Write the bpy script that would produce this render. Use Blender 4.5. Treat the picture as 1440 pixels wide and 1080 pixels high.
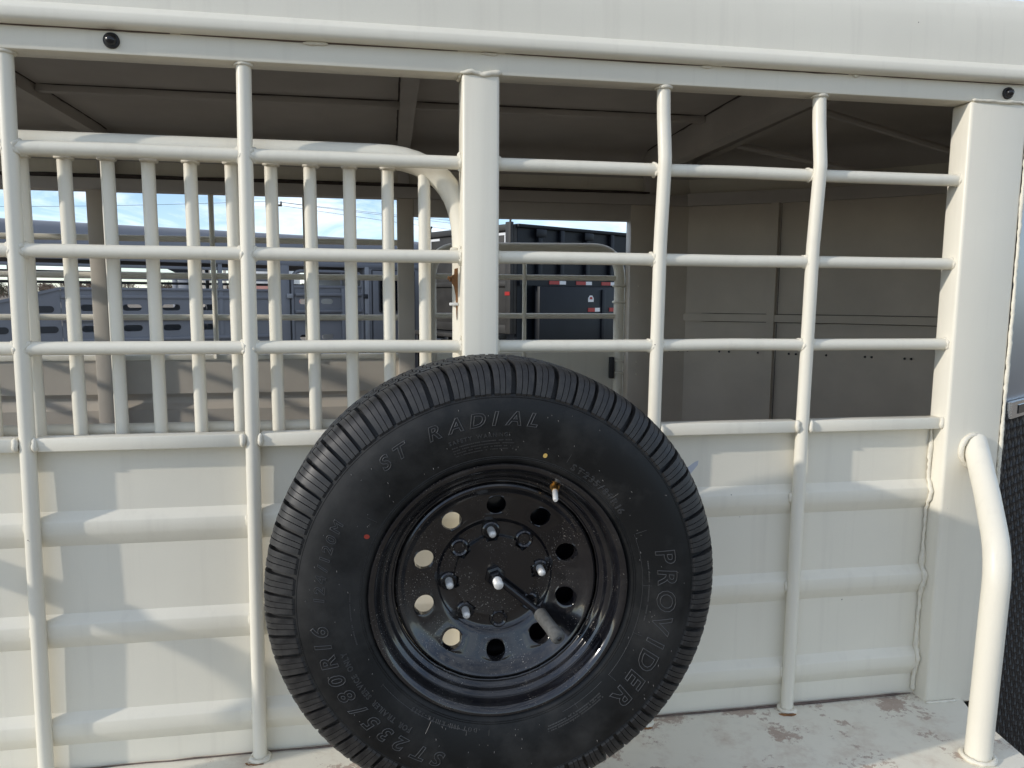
import bpy, bmesh, math, random
from math import sin, cos, pi, radians, sqrt, atan2
from mathutils import Vector, Matrix
random.seed(7)
for o in list(bpy.data.objects): bpy.data.objects.remove(o)
scene = bpy.context.scene
COL = scene.collection

# ---------------------------------------------------------------- camera
cd = bpy.data.cameras.new('camera'); cam = bpy.data.objects.new('camera', cd); COL.objects.link(cam)
cd.sensor_width = 36.0; cd.lens = 26.0; cd.clip_start = 0.05; cd.clip_end = 5000
R = ((0.9865593, -0.01331072, 0.16286058), (-0.1632882, -0.11776263, 0.97952485), (0.00614071, -0.99295256, -0.1183533))
M = Matrix(((R[0][0], -R[0][1], -R[0][2], 0.0), (R[1][0], -R[1][1], -R[1][2], -1.65), (R[2][0], -R[2][1], -R[2][2], 1.62), (0, 0, 0, 1)))
cam.matrix_world = M
scene.camera = cam

# ---------------------------------------------------------------- sky and sun
TO_SUN = Vector((-3.9, -1.0, 1.5)).normalized()
SUN_EL = math.asin(TO_SUN.z); SUN_ROT = atan2(TO_SUN.x, TO_SUN.y)
w = bpy.data.worlds.new('World'); scene.world = w; w.use_nodes = True
nt = w.node_tree; nt.nodes.clear()
wo = nt.nodes.new('ShaderNodeOutputWorld'); bg = nt.nodes.new('ShaderNodeBackground')
sky = nt.nodes.new('ShaderNodeTexSky'); sky.sky_type = 'NISHITA'; sky.sun_disc = False
sky.sun_elevation = SUN_EL; sky.sun_rotation = SUN_ROT; sky.altitude = 300; sky.air_density = 0.8; sky.dust_density = 0.2; sky.ozone_density = 2.6
tc = nt.nodes.new('ShaderNodeTexCoord'); mp = nt.nodes.new('ShaderNodeMapping'); mp.inputs['Scale'].default_value = (2.2, 2.2, 9.0)
nz = nt.nodes.new('ShaderNodeTexNoise'); nz.inputs['Scale'].default_value = 2.4; nz.inputs['Detail'].default_value = 7; nz.inputs['Roughness'].default_value = 0.62; nz.inputs['Distortion'].default_value = 0.7
cr = nt.nodes.new('ShaderNodeValToRGB'); cr.color_ramp.elements[0].position = 0.42; cr.color_ramp.elements[1].position = 0.72
cr.color_ramp.elements[0].color = (0.06, 0.06, 0.06, 1); cr.color_ramp.elements[1].color = (0.85, 0.85, 0.85, 1)
mx = nt.nodes.new('ShaderNodeMixRGB'); mx.inputs['Color2'].default_value = (8.3, 8.5, 8.6, 1)
L = nt.links.new
L(tc.outputs['Generated'], mp.inputs['Vector']); L(mp.outputs['Vector'], nz.inputs['Vector']); L(nz.outputs['Fac'], cr.inputs['Fac'])
L(cr.outputs['Color'], mx.inputs['Fac']); L(sky.outputs['Color'], mx.inputs['Color1']); L(mx.outputs['Color'], bg.inputs['Color']); L(bg.outputs['Background'], wo.inputs['Surface'])
bg.inputs['Strength'].default_value = 0.15
sd = bpy.data.lights.new('sun', 'SUN'); sd.energy = 2.0; sd.angle = radians(1.0); sd.color = (1.0, 0.94, 0.85)
sun = bpy.data.objects.new('sun', sd); COL.objects.link(sun); sun.location = (-20, -6, 12)
sun.rotation_euler = (-TO_SUN).to_track_quat('-Z', 'Y').to_euler()
vs = scene.view_settings; vs.view_transform = 'Standard'; vs.look = 'None'; vs.exposure = 0.41; vs.gamma = 1.0; vs.use_curve_mapping = False

# ---------------------------------------------------------------- materials
def nodes(name):
    m = bpy.data.materials.new(name); m.use_nodes = True
    t = m.node_tree; b = t.nodes['Principled BSDF']; return m, t, b
def noise(t, scale, detail=4, rough=0.55, src='Object'):
    c = t.nodes.new('ShaderNodeTexCoord'); n = t.nodes.new('ShaderNodeTexNoise')
    n.inputs['Scale'].default_value = scale; n.inputs['Detail'].default_value = detail; n.inputs['Roughness'].default_value = rough
    t.links.new(c.outputs[src], n.inputs['Vector']); return n
def ramp(t, fac, p0, c0, p1, c1):
    r = t.nodes.new('ShaderNodeValToRGB'); r.color_ramp.elements[0].position = p0; r.color_ramp.elements[1].position = p1
    r.color_ramp.elements[0].color = tuple(c0) + (1,); r.color_ramp.elements[1].color = tuple(c1) + (1,)
    t.links.new(fac, r.inputs['Fac']); return r
def mix(t, fac, a, b):
    m = t.nodes.new('ShaderNodeMixRGB')
    for s, v in (('Fac', fac), ('Color1', a), ('Color2', b)):
        if hasattr(v, 'links'): t.links.new(v, m.inputs[s])
        else: m.inputs[s].default_value = v if s == 'Fac' else tuple(v) + (1,)
    return m
def bump(t, b, h, strength, dist=0.002):
    n = t.nodes.new('ShaderNodeBump'); n.inputs['Strength'].default_value = strength; n.inputs['Distance'].default_value = dist
    t.links.new(h, n.inputs['Height']); t.links.new(n.outputs['Normal'], b.inputs['Normal'])
def simple(name, col, rough=0.5, metal=0.0, var=0.12, scale=9.0, bumpv=0.0, spec=0.5, coat=0.0):
    m, t, b = nodes(name)
    n = noise(t, scale, 6)
    r = ramp(t, n.outputs['Fac'], 0.3, [c * (1 - var) for c in col], 0.7, [min(1, c * (1 + var)) for c in col])
    t.links.new(r.outputs['Color'], b.inputs['Base Color'])
    b.inputs['Roughness'].default_value = rough; b.inputs['Metallic'].default_value = metal
    b.inputs['Specular IOR Level'].default_value = spec; b.inputs['Coat Weight'].default_value = coat
    if bumpv:
        n2 = noise(t, scale * 18, 3); bump(t, b, n2.outputs['Fac'], bumpv)
    return m
MAT = {}
def cream(name, worn=0.0, chips=True):
    m, t, b = nodes(name)
    base = (0.795, 0.752, 0.637)
    n = noise(t, 2.3, 5); c = ramp(t, n.outputs['Fac'], 0.3, [x * 0.95 for x in base], 0.7, [min(1, x * 1.03) for x in base])
    col = c.outputs['Color']
    # faint vertical run-off dust
    tcn = t.nodes.new('ShaderNodeTexCoord'); mpn = t.nodes.new('ShaderNodeMapping'); mpn.inputs['Scale'].default_value = (38, 38, 1.4)
    t.links.new(tcn.outputs['Object'], mpn.inputs['Vector'])
    sn = t.nodes.new('ShaderNodeTexNoise'); sn.inputs['Scale'].default_value = 1.0; sn.inputs['Detail'].default_value = 5
    t.links.new(mpn.outputs['Vector'], sn.inputs['Vector'])
    sr = ramp(t, sn.outputs['Fac'], 0.55, (0, 0, 0), 0.85, (0.18, 0.18, 0.18))
    col = mix(t, sr.outputs['Color'], col, (0.42, 0.37, 0.31)).outputs['Color']
    gr = noise(t, 520, 2); grr = ramp(t, gr.outputs['Fac'], 0.3, (0.0,) * 3, 0.75, (0.06,) * 3); col = mix(t, grr.outputs['Color'], col, (0.45, 0.41, 0.36)).outputs['Color']
    if chips:
        k = noise(t, 70, 2); kr = ramp(t, k.outputs['Fac'], 0.80, (0, 0, 0), 0.82, (1, 1, 1))
        col = mix(t, kr.outputs['Color'], col, (0.09, 0.07, 0.06)).outputs['Color']
    if worn:
        a = noise(t, 7.5, 4); f = noise(t, 75, 8, 0.8)
        ma = t.nodes.new('ShaderNodeMath'); ma.operation = 'MULTIPLY_ADD'; ma.inputs[1].default_value = 0.72
        t.links.new(f.outputs['Fac'], ma.inputs[0]); t.links.new(a.outputs['Fac'], ma.inputs[2])
        # wear is heaviest in the corner against the wall, where water stands
        sx = t.nodes.new('ShaderNodeSeparateXYZ'); t.links.new(tcn.outputs['Object'], sx.inputs['Vector'])
        g = t.nodes.new('ShaderNodeMapRange'); g.inputs['From Min'].default_value = -0.10; g.inputs['From Max'].default_value = 0.03; g.inputs['To Min'].default_value = 0.0; g.inputs['To Max'].default_value = 0.12
        t.links.new(sx.outputs['Y'], g.inputs['Value'])
        ad = t.nodes.new('ShaderNodeMath'); t.links.new(ma.outputs['Value'], ad.inputs[0]); t.links.new(g.outputs['Result'], ad.inputs[1])
        du = noise(t, 11, 6, 0.7); dg = t.nodes.new('ShaderNodeMath'); t.links.new(du.outputs['Fac'], dg.inputs[0]); t.links.new(g.outputs['Result'], dg.inputs[1])
        dr_ = ramp(t, dg.outputs['Value'], 0.50, (0, 0, 0), 0.74, (0.62, 0.62, 0.62)); col = mix(t, dr_.outputs['Color'], col, (0.50, 0.38, 0.29)).outputs['Color']
        wr = ramp(t, ad.outputs['Value'], worn, (0, 0, 0), worn + 0.025, (1, 1, 1))
        wc = ramp(t, f.outputs['Fac'], 0.3, (0.36, 0.27, 0.215), 0.7, (0.52, 0.42, 0.345))
        col = mix(t, wr.outputs['Color'], col, wc.outputs['Color']).outputs['Color']
    t.links.new(col, b.inputs['Base Color'])
    b.inputs['Roughness'].default_value = 0.42; b.inputs['Specular IOR Level'].default_value = 0.42
    n2 = noise(t, 260, 3); n3 = noise(t, 5.0, 2); n4 = noise(t, 38, 3)
    s1 = t.nodes.new('ShaderNodeMath'); s1.operation = 'MULTIPLY_ADD'; s1.inputs[1].default_value = 9.0; t.links.new(n3.outputs['Fac'], s1.inputs[0]); t.links.new(n2.outputs['Fac'], s1.inputs[2])
    s2 = t.nodes.new('ShaderNodeMath'); s2.operation = 'MULTIPLY_ADD'; s2.inputs[1].default_value = 1.3; t.links.new(n4.outputs['Fac'], s2.inputs[0]); t.links.new(s1.outputs['Value'], s2.inputs[2])
    bump(t, b, s2.outputs['Value'], 0.16, 0.0008)
    rr_ = ramp(t, n4.outputs['Fac'], 0.3, (0.34,) * 3, 0.7, (0.48,) * 3); t.links.new(rr_.outputs['Color'], b.inputs['Roughness'])
    return m
MAT['cream'] = cream('cream_paint'); MAT['deck'] = cream('worn_deck_paint', 0.95)
MAT['inside_shade_warm'] = simple('shaded_beige_inside', (0.58, 0.52, 0.44), 0.42, var=0.10, scale=3.5, bumpv=0.05)  # inner walls: cream paint darkened, interior shade put into the colour
MAT['inside_shade'] = simple('shaded_taupe_inside', (0.50, 0.465, 0.425), 0.5, var=0.10, scale=3.5, bumpv=0.05)  # ceiling and framing: darker copy of the cream, its dimness painted in
MAT['weld'] = simple('painted_weld', (0.775, 0.728, 0.61), 0.5, var=0.08, scale=60, bumpv=0.5)
MAT['primer'] = simple('brown_primer', (0.13, 0.095, 0.08), 0.8, var=0.4, scale=30, bumpv=0.3)
MAT['caulk'] = simple('dark_caulk', (0.06, 0.046, 0.040), 0.75, var=0.4, scale=25)
MAT['rust'] = simple('rusty_steel', (0.22, 0.10, 0.035), 0.75, var=0.5, scale=60, bumpv=0.5)
MAT['rubber_lens'] = simple('black_lens', (0.012, 0.012, 0.014), 0.22, var=0.2)
MAT['grommet'] = simple('grommet_rubber', (0.02, 0.02, 0.022), 0.6, var=0.2)
MAT['chrome'] = simple('bright_trim', (0.75, 0.76, 0.78), 0.18, metal=1.0, var=0.03)
MAT['zinc'] = simple('zinc_stud', (0.72, 0.71, 0.68), 0.42, metal=0.25, var=0.15, scale=120, bumpv=0.2)
MAT['brass'] = simple('brass', (0.55, 0.34, 0.12), 0.35, metal=1.0, var=0.15, scale=100)
MAT['plate'] = simple('black_tread_plate', (0.022, 0.021, 0.022), 0.36, var=0.3, scale=40)
MAT['floor'] = simple('trailer_floor', (0.05, 0.042, 0.034), 0.9, var=0.3, scale=5)
MAT['grip'] = simple('grey_grip', (0.10, 0.10, 0.095), 0.75, var=0.25, scale=120, bumpv=0.3)
MAT['blackgloss'] = simple('black_gloss', (0.008, 0.008, 0.010), 0.16, var=0.2, scale=40)
def dusty(name, base, rough, dustcol, s0, s1, speck, bmp, speckscale=420, spec=0.5, coat=0.0):
    m, t, b = nodes(name)
    n = noise(t, s0, 7, 0.65); r = ramp(t, n.outputs['Fac'], 0.45, (0, 0, 0), 0.78, (s1, s1, s1))
    col = mix(t, r.outputs['Color'], base, dustcol).outputs['Color']
    rg = ramp(t, n.outputs['Fac'], 0.4, (rough,) * 3, 0.8, (min(1, rough + 0.25),) * 3)
    if speck:
        k = noise(t, speckscale, 2, 0.5); kr = ramp(t, k.outputs['Fac'], speck, (0, 0, 0), speck + 0.03, (1, 1, 1))
        a = noise(t, 14, 3); ar = ramp(t, a.outputs['Fac'], 0.45, (0, 0, 0), 0.6, (0.8, 0.8, 0.8))
        mm = t.nodes.new('ShaderNodeMixRGB'); mm.blend_type = 'MULTIPLY'; mm.inputs['Fac'].default_value = 1
        t.links.new(kr.outputs['Color'], mm.inputs['Color1']); t.links.new(ar.outputs['Color'], mm.inputs['Color2'])
        col = mix(t, mm.outputs['Color'], col, (0.36, 0.33, 0.29)).outputs['Color']
    t.links.new(col, b.inputs['Base Color']); t.links.new(rg.outputs['Color'], b.inputs['Roughness'])
    b.inputs['Specular IOR Level'].default_value = spec; b.inputs['Coat Weight'].default_value = coat; b.inputs['Coat Roughness'].default_value = 0.06; b.inputs['Coat IOR'].default_value = 1.6
    if bmp:
        h = noise(t, 300, 4); bump(t, b, h.outputs['Fac'], bmp, 0.001)
    return m
MAT['rim'] = dusty('rim_black_paint', (0.007, 0.007, 0.009), 0.10, (0.055, 0.052, 0.048), 9, 0.5, 0.665, 0.0, coat=0.45)
MAT['sidewall'] = dusty('sidewall_rubber', (0.006, 0.0065, 0.007), 0.46, (0.075, 0.072, 0.068), 6, 0.55, 0.79, 0.10, 300, 0.32)
MAT['tread'] = dusty('tread_rubber', (0.010, 0.010, 0.011), 0.44, (0.09, 0.085, 0.078), 22, 0.5, 0.0, 0.12)
MAT['letter'] = simple('letter_rubber', (0.040, 0.040, 0.041), 0.38, var=0.2, scale=30)
MAT['hair'] = simple('rubber_hair', (0.16, 0.155, 0.15), 0.5, var=0.3)
MAT['yellow'] = simple('yellow_dot', (0.62, 0.42, 0.12), 0.6); MAT['reddot'] = simple('red_dot', (0.40, 0.05, 0.03), 0.6)
MAT['tag'] = simple('pale_tag', (0.50, 0.52, 0.57), 0.35, var=0.05)
MAT['grey'] = simple('grey_trailer_paint', (0.20, 0.207, 0.228), 0.4, var=0.08, scale=3, bumpv=0.03)
MAT['greydark'] = simple('grey_seal', (0.03, 0.032, 0.036), 0.6)
MAT['greylite'] = simple('light_grey_paint', (0.33, 0.34, 0.36), 0.4, var=0.06)
MAT['glass'] = simple('dark_glass', (0.012, 0.013, 0.016), 0.08, var=0.1)
MAT['darkin'] = simple('dark_interior', (0.05, 0.05, 0.055), 0.8)
MAT['dump'] = simple('black_dump_paint', (0.007, 0.009, 0.013), 0.45, var=0.25, scale=3, spec=0.28)
MAT['dumpend'] = simple('dusty_dump_paint', (0.036, 0.034, 0.031), 0.55, var=0.25, scale=6, spec=0.3)
MAT['tapered'] = simple('red_tape', (0.36, 0.018, 0.015), 0.35, var=0.06); MAT['tapewhite'] = simple('white_tape', (0.72, 0.72, 0.72), 0.35, var=0.04)
MAT['gravel'] = simple('gravel_ground', (0.21, 0.17, 0.125), 0.95, var=0.35, scale=1.4, bumpv=0.6)
MAT['wood'] = simple('pole_wood', (0.10, 0.075, 0.055), 0.9, var=0.3)
MAT['wire'] = simple('power_wire', (0.03, 0.03, 0.032), 0.6)
MAT['twig'] = simple('bare_twigs', (0.155, 0.115, 0.085), 0.9, var=0.45, scale=0.12)
MAT['evergreen'] = simple('dull_green', (0.06, 0.065, 0.04), 0.9, var=0.4, scale=0.3)
MAT['paleslat'] = simple('pale_boards', (0.62, 0.55, 0.46), 0.7, var=0.12)
MAT['pinkboard'] = simple('sun_bleached_red', (0.48, 0.24, 0.20), 0.7, var=0.3, scale=3)
MAT['white'] = simple('white_paint', (0.74, 0.74, 0.73), 0.45, var=0.06)

# ---------------------------------------------------------------- mesh helpers
WL = {}
class G:
    def __init__(s): s.v = []; s.f = []
    def add(s, v, f):
        k = len(s.v); s.v += [tuple(p) for p in v]; s.f += [tuple(i + k for i in q) for q in f]; return s
def merge(*gs):
    g = G()
    for q in gs: g.add(q.v, q.f)
    return g
def box(x0, x1, y0, y1, z0, z1, bev=0.0, seg=2):
    g = G()
    if bev <= 0:
        g.add([(x0, y0, z0), (x1, y0, z0), (x1, y1, z0), (x0, y1, z0), (x0, y0, z1), (x1, y0, z1), (x1, y1, z1), (x0, y1, z1)],
              [(0, 3, 2, 1), (4, 5, 6, 7), (0, 1, 5, 4), (1, 2, 6, 5), (2, 3, 7, 6), (3, 0, 4, 7)])
        return g
    bm = bmesh.new(); bmesh.ops.create_cube(bm, size=1.0)
    for v in bm.verts: v.co = Vector((x0 + (v.co.x + .5) * (x1 - x0), y0 + (v.co.y + .5) * (y1 - y0), z0 + (v.co.z + .5) * (z1 - z0)))
    bmesh.ops.bevel(bm, geom=bm.edges[:], offset=bev, segments=seg, profile=0.5, affect='EDGES')
    bm.verts.index_update(); g.add([v.co[:] for v in bm.verts], [[v.index for v in f.verts] for f in bm.faces]); bm.free(); return g
def tube(path, r, n=14, caps=True, closed=False):
    P = [Vector(p) for p in path]; m = len(P); rr = r if isinstance(r, (list, tuple)) else [r] * m
    g = G(); T = []
    for i in range(m):
        if closed: t = P[(i + 1) % m] - P[i - 1]
        else: t = P[min(i + 1, m - 1)] - P[max(i - 1, 0)]
        T.append(t.normalized())
    a = Vector((0, 0, 1)) if abs(T[0].z) < 0.9 else Vector((1, 0, 0))
    u = T[0].cross(a).normalized(); vs_ = []
    for i in range(m):
        u = (u - T[i] * u.dot(T[i])).normalized(); w_ = T[i].cross(u)
        for k in range(n):
            an = 2 * pi * k / n; vs_.append(P[i] + (u * cos(an) + w_ * sin(an)) * rr[i])
    fs = []
    for i in range(m if closed else m - 1):
        j = (i + 1) % m
        for k in range(n): fs.append((i * n + k, i * n + (k + 1) % n, j * n + (k + 1) % n, j * n + k))
    if caps and not closed:
        fs.append(tuple(range(n - 1, -1, -1))); fs.append(tuple((m - 1) * n + k for k in range(n)))
    g.add(vs_, fs); return g
def fillet(path, rad, seg=8):
    P = [Vector(p) for p in path]; out = [P[0]]
    for i in range(1, len(P) - 1):
        a = (P[i - 1] - P[i]); b = (P[i + 1] - P[i]); la, lb = a.length, b.length; a.normalize(); b.normalize()
        ang = a.angle(b); d = min(rad / math.tan(ang / 2), la * .49, lb * .49)
        p0 = P[i] + a * d; p1 = P[i] + b * d
        for k in range(seg + 1):
            t = k / seg; out.append((1 - t) ** 2 * p0 + 2 * t * (1 - t) * P[i] + t * t * p1)
    out.append(P[-1]); return out
def lathe(prof, n, c=(0, 0, 0), closed=False, a0=0.0):
    """prof: (r, y) pairs, axis parallel to Y through c"""
    g = G(); m = len(prof); v = []; f = []
    for i in range(n):
        a = a0 + 2 * pi * i / n
        for r, y in prof: v.append((c[0] + r * cos(a), c[1] + y, c[2] + r * sin(a)))
    for i in range(n):
        j = (i + 1) % n
        for k in range(m if closed else m - 1):
            l = (k + 1) % m; f.append((i * m + k, i * m + l, j * m + l, j * m + k))
    return g.add(v, f)
def prism(pts, y0, y1, axis='y'):
    """extrude a closed polygon; pts are (x,z) for axis y, (y,z) for axis x, (x,y) for axis z"""
    n = len(pts)
    def P(a, b, h): return (a, h, b) if axis == 'y' else ((h, a, b) if axis == 'x' else (a, b, h))
    v = [P(a, b, y0) for a, b in pts] + [P(a, b, y1) for a, b in pts]
    f = [tuple(range(n)), tuple(range(2 * n - 1, n - 1, -1))] + [(i, i + n, (i + 1) % n + n, (i + 1) % n) for i in range(n)]
    return G().add(v, f)
def sheet(rows):
    """grid of points -> quads"""
    m = len(rows[0]); v = [p for r in rows for p in r]; f = []
    for i in range(len(rows) - 1):
        for k in range(m - 1): f.append((i * m + k, i * m + k + 1, (i + 1) * m + k + 1, (i + 1) * m + k))
    return G().add(v, f)
def mesh(name, g, mat, smooth=35, origin=(0, 0, 0), fix=True):
    me = bpy.data.meshes.new(name)
    me.from_pydata([(p[0] - origin[0], p[1] - origin[1], p[2] - origin[2]) for p in g.v], [], g.f)
    if fix:
        bm = bmesh.new(); bm.from_mesh(me); bmesh.ops.recalc_face_normals(bm, faces=bm.faces[:]); bm.to_mesh(me); bm.free()
    me.materials.append(MAT[mat]); me.update()
    if smooth:
        me.polygons.foreach_set('use_smooth', [True] * len(me.polygons)); me.set_sharp_from_angle(angle=radians(smooth))
    return me
def link(name, data, parent=None, loc=(0, 0, 0), solid=0):
    o = bpy.data.objects.new(name, data); COL.objects.link(o)
    if parent is not None:
        o.parent = parent; p = WL[parent.name]
        o.location = (loc[0] - p[0], loc[1] - p[1], loc[2] - p[2])
    else: o.location = loc
    WL[o.name] = tuple(loc)
    if solid:
        s = o.modifiers.new('thickness', 'SOLIDIFY'); s.thickness = solid; s.offset = 0; s.use_rim = False
    return o
def part(name, g, mat, parent, smooth=35, solid=0, label=None, fix=True):
    """g in world coordinates; the object's origin sits at its parent's origin"""
    org = WL[parent.name] if parent is not None else (0, 0, 0)
    o = link(name, mesh(name, g, mat, smooth, org, fix), parent, org, solid)
    if label: o['label'] = label
    return o
def thing(name, label, cat, loc, group=None):
    o = bpy.data.objects.new(name, None); COL.objects.link(o); o.location = loc; WL[o.name] = tuple(loc)
    o.empty_display_size = 0.1; o['label'] = label; o['category'] = cat
    if group: o['group'] = group
    return o
def tagged(name, g, mat, label, cat, group=None, origin=(0, 0, 0), smooth=35, fix=True):
    o = link(name, mesh(name, g, mat, smooth, origin, fix), None, origin)
    o['label'] = label; o['category'] = cat
    if group: o['group'] = group
    return o
def bead(path, r, seed, step=0.006, n=7, amp=0.35):
    """a lumpy weld bead along a polyline"""
    rnd = random.Random(seed); P = [Vector(p) for p in path]; pts = []; rr = []
    for i in range(len(P) - 1):
        d = (P[i + 1] - P[i]); k = max(2, int(d.length / step))
        for q in range(k): pts.append(P[i] + d * q / k)
    pts.append(P[-1])
    w_ = .6
    for i, p in enumerate(pts):
        w_ = min(1.0, max(0.05, w_ + rnd.uniform(-.38, .38)))
        rr.append(r * (1 - amp + amp * w_ + rnd.uniform(-.12, .12)))
        pts[i] = p + Vector((rnd.uniform(-1, 1), rnd.uniform(-1, 1), rnd.uniform(-1, 1))) * r * .18
    rr[0] *= .4; rr[-1] *= .4
    return tube(pts, rr, n)

# ================================================================ GROUND
gg = G(); S = 2500
gg.add([(-S, -S, 0), (S, -S, 0), (S, S, 0), (-S, S, 0)], [(0, 1, 2, 3)])
ground = link('ground', mesh('ground', gg, 'gravel', 0)); ground['kind'] = 'structure'

# ================================================================ STOCK TRAILER
T = thing('stock_trailer', 'cream painted livestock trailer with pipe bars above a ribbed side panel', 'trailer', (0, 1.0, 0))
XR = -2.6
# --- weld collar meshes (round the end of a cross pipe, axis X), shared
COLLAR = {}
for kind in (-1, 0, 1):
    COLLAR[kind] = []
    for s in range(4):
        rnd = random.Random(50 + s); ring = []; rr = []
        for k in range(20):
            a = 2 * pi * k / 20; y = .0134 * cos(a) + rnd.uniform(-.0012, .0012)
            sad = kind * (.0152 - sqrt(max(0, .0152 ** 2 - y * y))) * .92
            ring.append((sad + rnd.uniform(-.0015, .0015), y, .0134 * sin(a))); rr.append(max(.002, .0033 + .0013 * sin(k * 1.7 + s) + rnd.uniform(-.0012, .0018)))
        COLLAR[kind].append(mesh('weld_collar', tube(ring, rr, 7, closed=True), 'weld', 80))
def collar(p, parent, i, kind): return link('weld_bead', COLLAR[kind][i % 4], parent, p)

UP = [(-2.07, -2.075), (-1.625, -1.632), (-1.18, -1.187), (-0.730, -0.750), (-0.286, -0.303), (0.614, 0.612), (0.994, 0.993)]
RU = 0.0152
for i, (xt, xb) in enumerate(UP):
    path = [(xt, -.005, 2.088), (xt * .85 + xb * .15, -.005, 1.93), ((xt + xb) / 2, -.005, 1.3), (xb, -.005, .568)]
    if i >= 5:   # the two right-hand uprights are knocked outwards at the top rail
        path = fillet([(xt, -.004, 2.088), (xt + .001, -.008, 2.02), (xt + .003, -.019, 1.925), (xt + .001, -.009, 1.74), (xt, -.005, 1.30), (xb, -.005, .568)], .12)
    u = part('upright_pipe', tube(path, RU, 20), 'cream', T)
    ring = [(xt + .0165 * cos(2 * pi * k / 16), -.005 + .0165 * sin(2 * pi * k / 16), 2.084) for k in range(16)]
    part('weld_bead', tube(ring, [.0035 + random.uniform(-.001, .0015) for _ in ring], 6, closed=True), 'weld', u, 80)
    ring = [(xb + .019 * cos(2 * pi * k / 16), -.005 + .019 * sin(2 * pi * k / 16), .573) for k in range(16)]
    part('weld_bead', tube(ring, [.006 + random.uniform(-.0015, .002) for _ in ring], 6, closed=True), 'weld', u, 80)
    if i >= 4: part('rust_stain', bead([(xb - .030, -.020, .5705), (xb - .022, -.028, .571), (xb - .004, -.031, .571), (xb + .012, -.029, .5705)], .0042, 300 + i, .006, 6, .7), 'rust', u, 80)
    for zr in (1.118, .890, .664):     # tack welds where the upright touches each panel rib
        zz = zr + .01; xx = xb + (xt - xb) * (zz - .57) / 1.52
        part('weld_bead', bead([(xx - .0155, .002, zz - .016), (xx - .0165, .001, zz + .012)], .0052, i * 7 + int(zr * 100)), 'weld', u, 80)
def ux(i, z): xt, xb = UP[i]; return xb + (xt - xb) * (z - .57) / 1.52
BARS = (1.906, 1.705, 1.507)
stops = [XR + .09] + [None] * 0
ci = 0
def span_list(z):
    xs = [(XR + .085, 0)] + [(ux(i, z), RU) for i in range(5)] + [(.159, 0)]
    ys = [(.239, 0)] + [(ux(5, z), RU), (ux(6, z), RU)] + [(1.372, 0)]
    return [(xs[i][0] + xs[i][1], xs[i + 1][0] - xs[i + 1][1]) for i in range(len(xs) - 1)] + [(ys[i][0] + ys[i][1], ys[i + 1][0] - ys[i + 1][1]) for i in range(len(ys) - 1)]
for z in BARS:
    for a, b in span_list(z):
        yy = -.001
        bow = random.uniform(-.002, .002)
        c = part('cross_pipe', tube([(a - .004, yy, z), ((a + b) / 2, yy + bow, z + bow), (b + .004, yy, z)], .0142, 18), 'cream', T)
        collar((a + .001, yy, z), c, ci, -1 if a not in (XR + .085, .239) else 0); collar((b - .001, yy, z), c, ci + 2, 1 if b not in (.159, 1.372) else 0); ci += 1
for a, b in span_list(1.30):
    s_ = part('sill_rail', box(a + .001, b - .001, -.0145, .021, 1.2935, 1.3225, .003), 'cream', T)
    for xx in (a + .003, b - .003):
        part('weld_bead', bead([(xx, -.015, 1.294), (xx, -.0165, 1.306), (xx, -.013, 1.324)], .0065, int(xx * 911)), 'weld', s_, 80)
# --- posts
pc = part('center_post', box(.159, .239, -.031, .052, .56, 2.086, .007, 3), 'cream', T)
part('weld_bead', bead([(.155, -.030, 2.086), (.178, -.034, 2.089), (.200, -.031, 2.084), (.243, -.033, 2.090)], .0065, 3, .007), 'weld', pc, 80)
part('weld_bead', bead([(.157, -.020, 2.085), (.155, .03, 2.085)], .005, 5), 'weld', pc, 80)
for z in BARS: 
    part('weld_bead', bead([(.1575, -.002, z - .02), (.153, -.004, z), (.1575, -.002, z + .024)], .0055, int(z * 77)), 'weld', pc, 80)
pr_ = part('corner_post', box(1.371, 1.5265, -.0305, .034, .560, 2.087, .008, 3), 'cream', T)
part('weld_bead', bead([(1.372, -.031, 2.088), (1.45, -.034, 2.087), (1.53, -.033, 2.088)], .0048, 11), 'weld', pr_, 80)
part('weld_bead', bead([(1.5285, -.030, 2.08), (1.530, -.031, 1.6), (1.5275, -.031, 1.1), (1.529, -.031, .58)], .0052, 12, .008), 'weld', pr_, 80)
part('weld_bead', bead([(1.366, .014, 1.290), (1.366, .014, 1.16), (1.365, -.001, 1.13), (1.365, .003, 1.11), (1.366, .014, 1.08), (1.366, .014, .93), (1.365, -.001, .905), (1.365, .003, .88), (1.366, .014, .85), (1.366, .014, .705), (1.365, -.001, .68), (1.366, .014, .63), (1.366, .014, .58)], .0076, 13, .009, 7, .6), 'weld', pr_, 80)
part('weld_bead', bead([(1.368, -.034, .572), (1.46, -.034, .572)], .0050, 14), 'weld', pr_, 80)
rear_post = part('rear_post', box(XR, XR + .09, -.03, .05, .45, 2.086, .007), 'cream', T)
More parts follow.
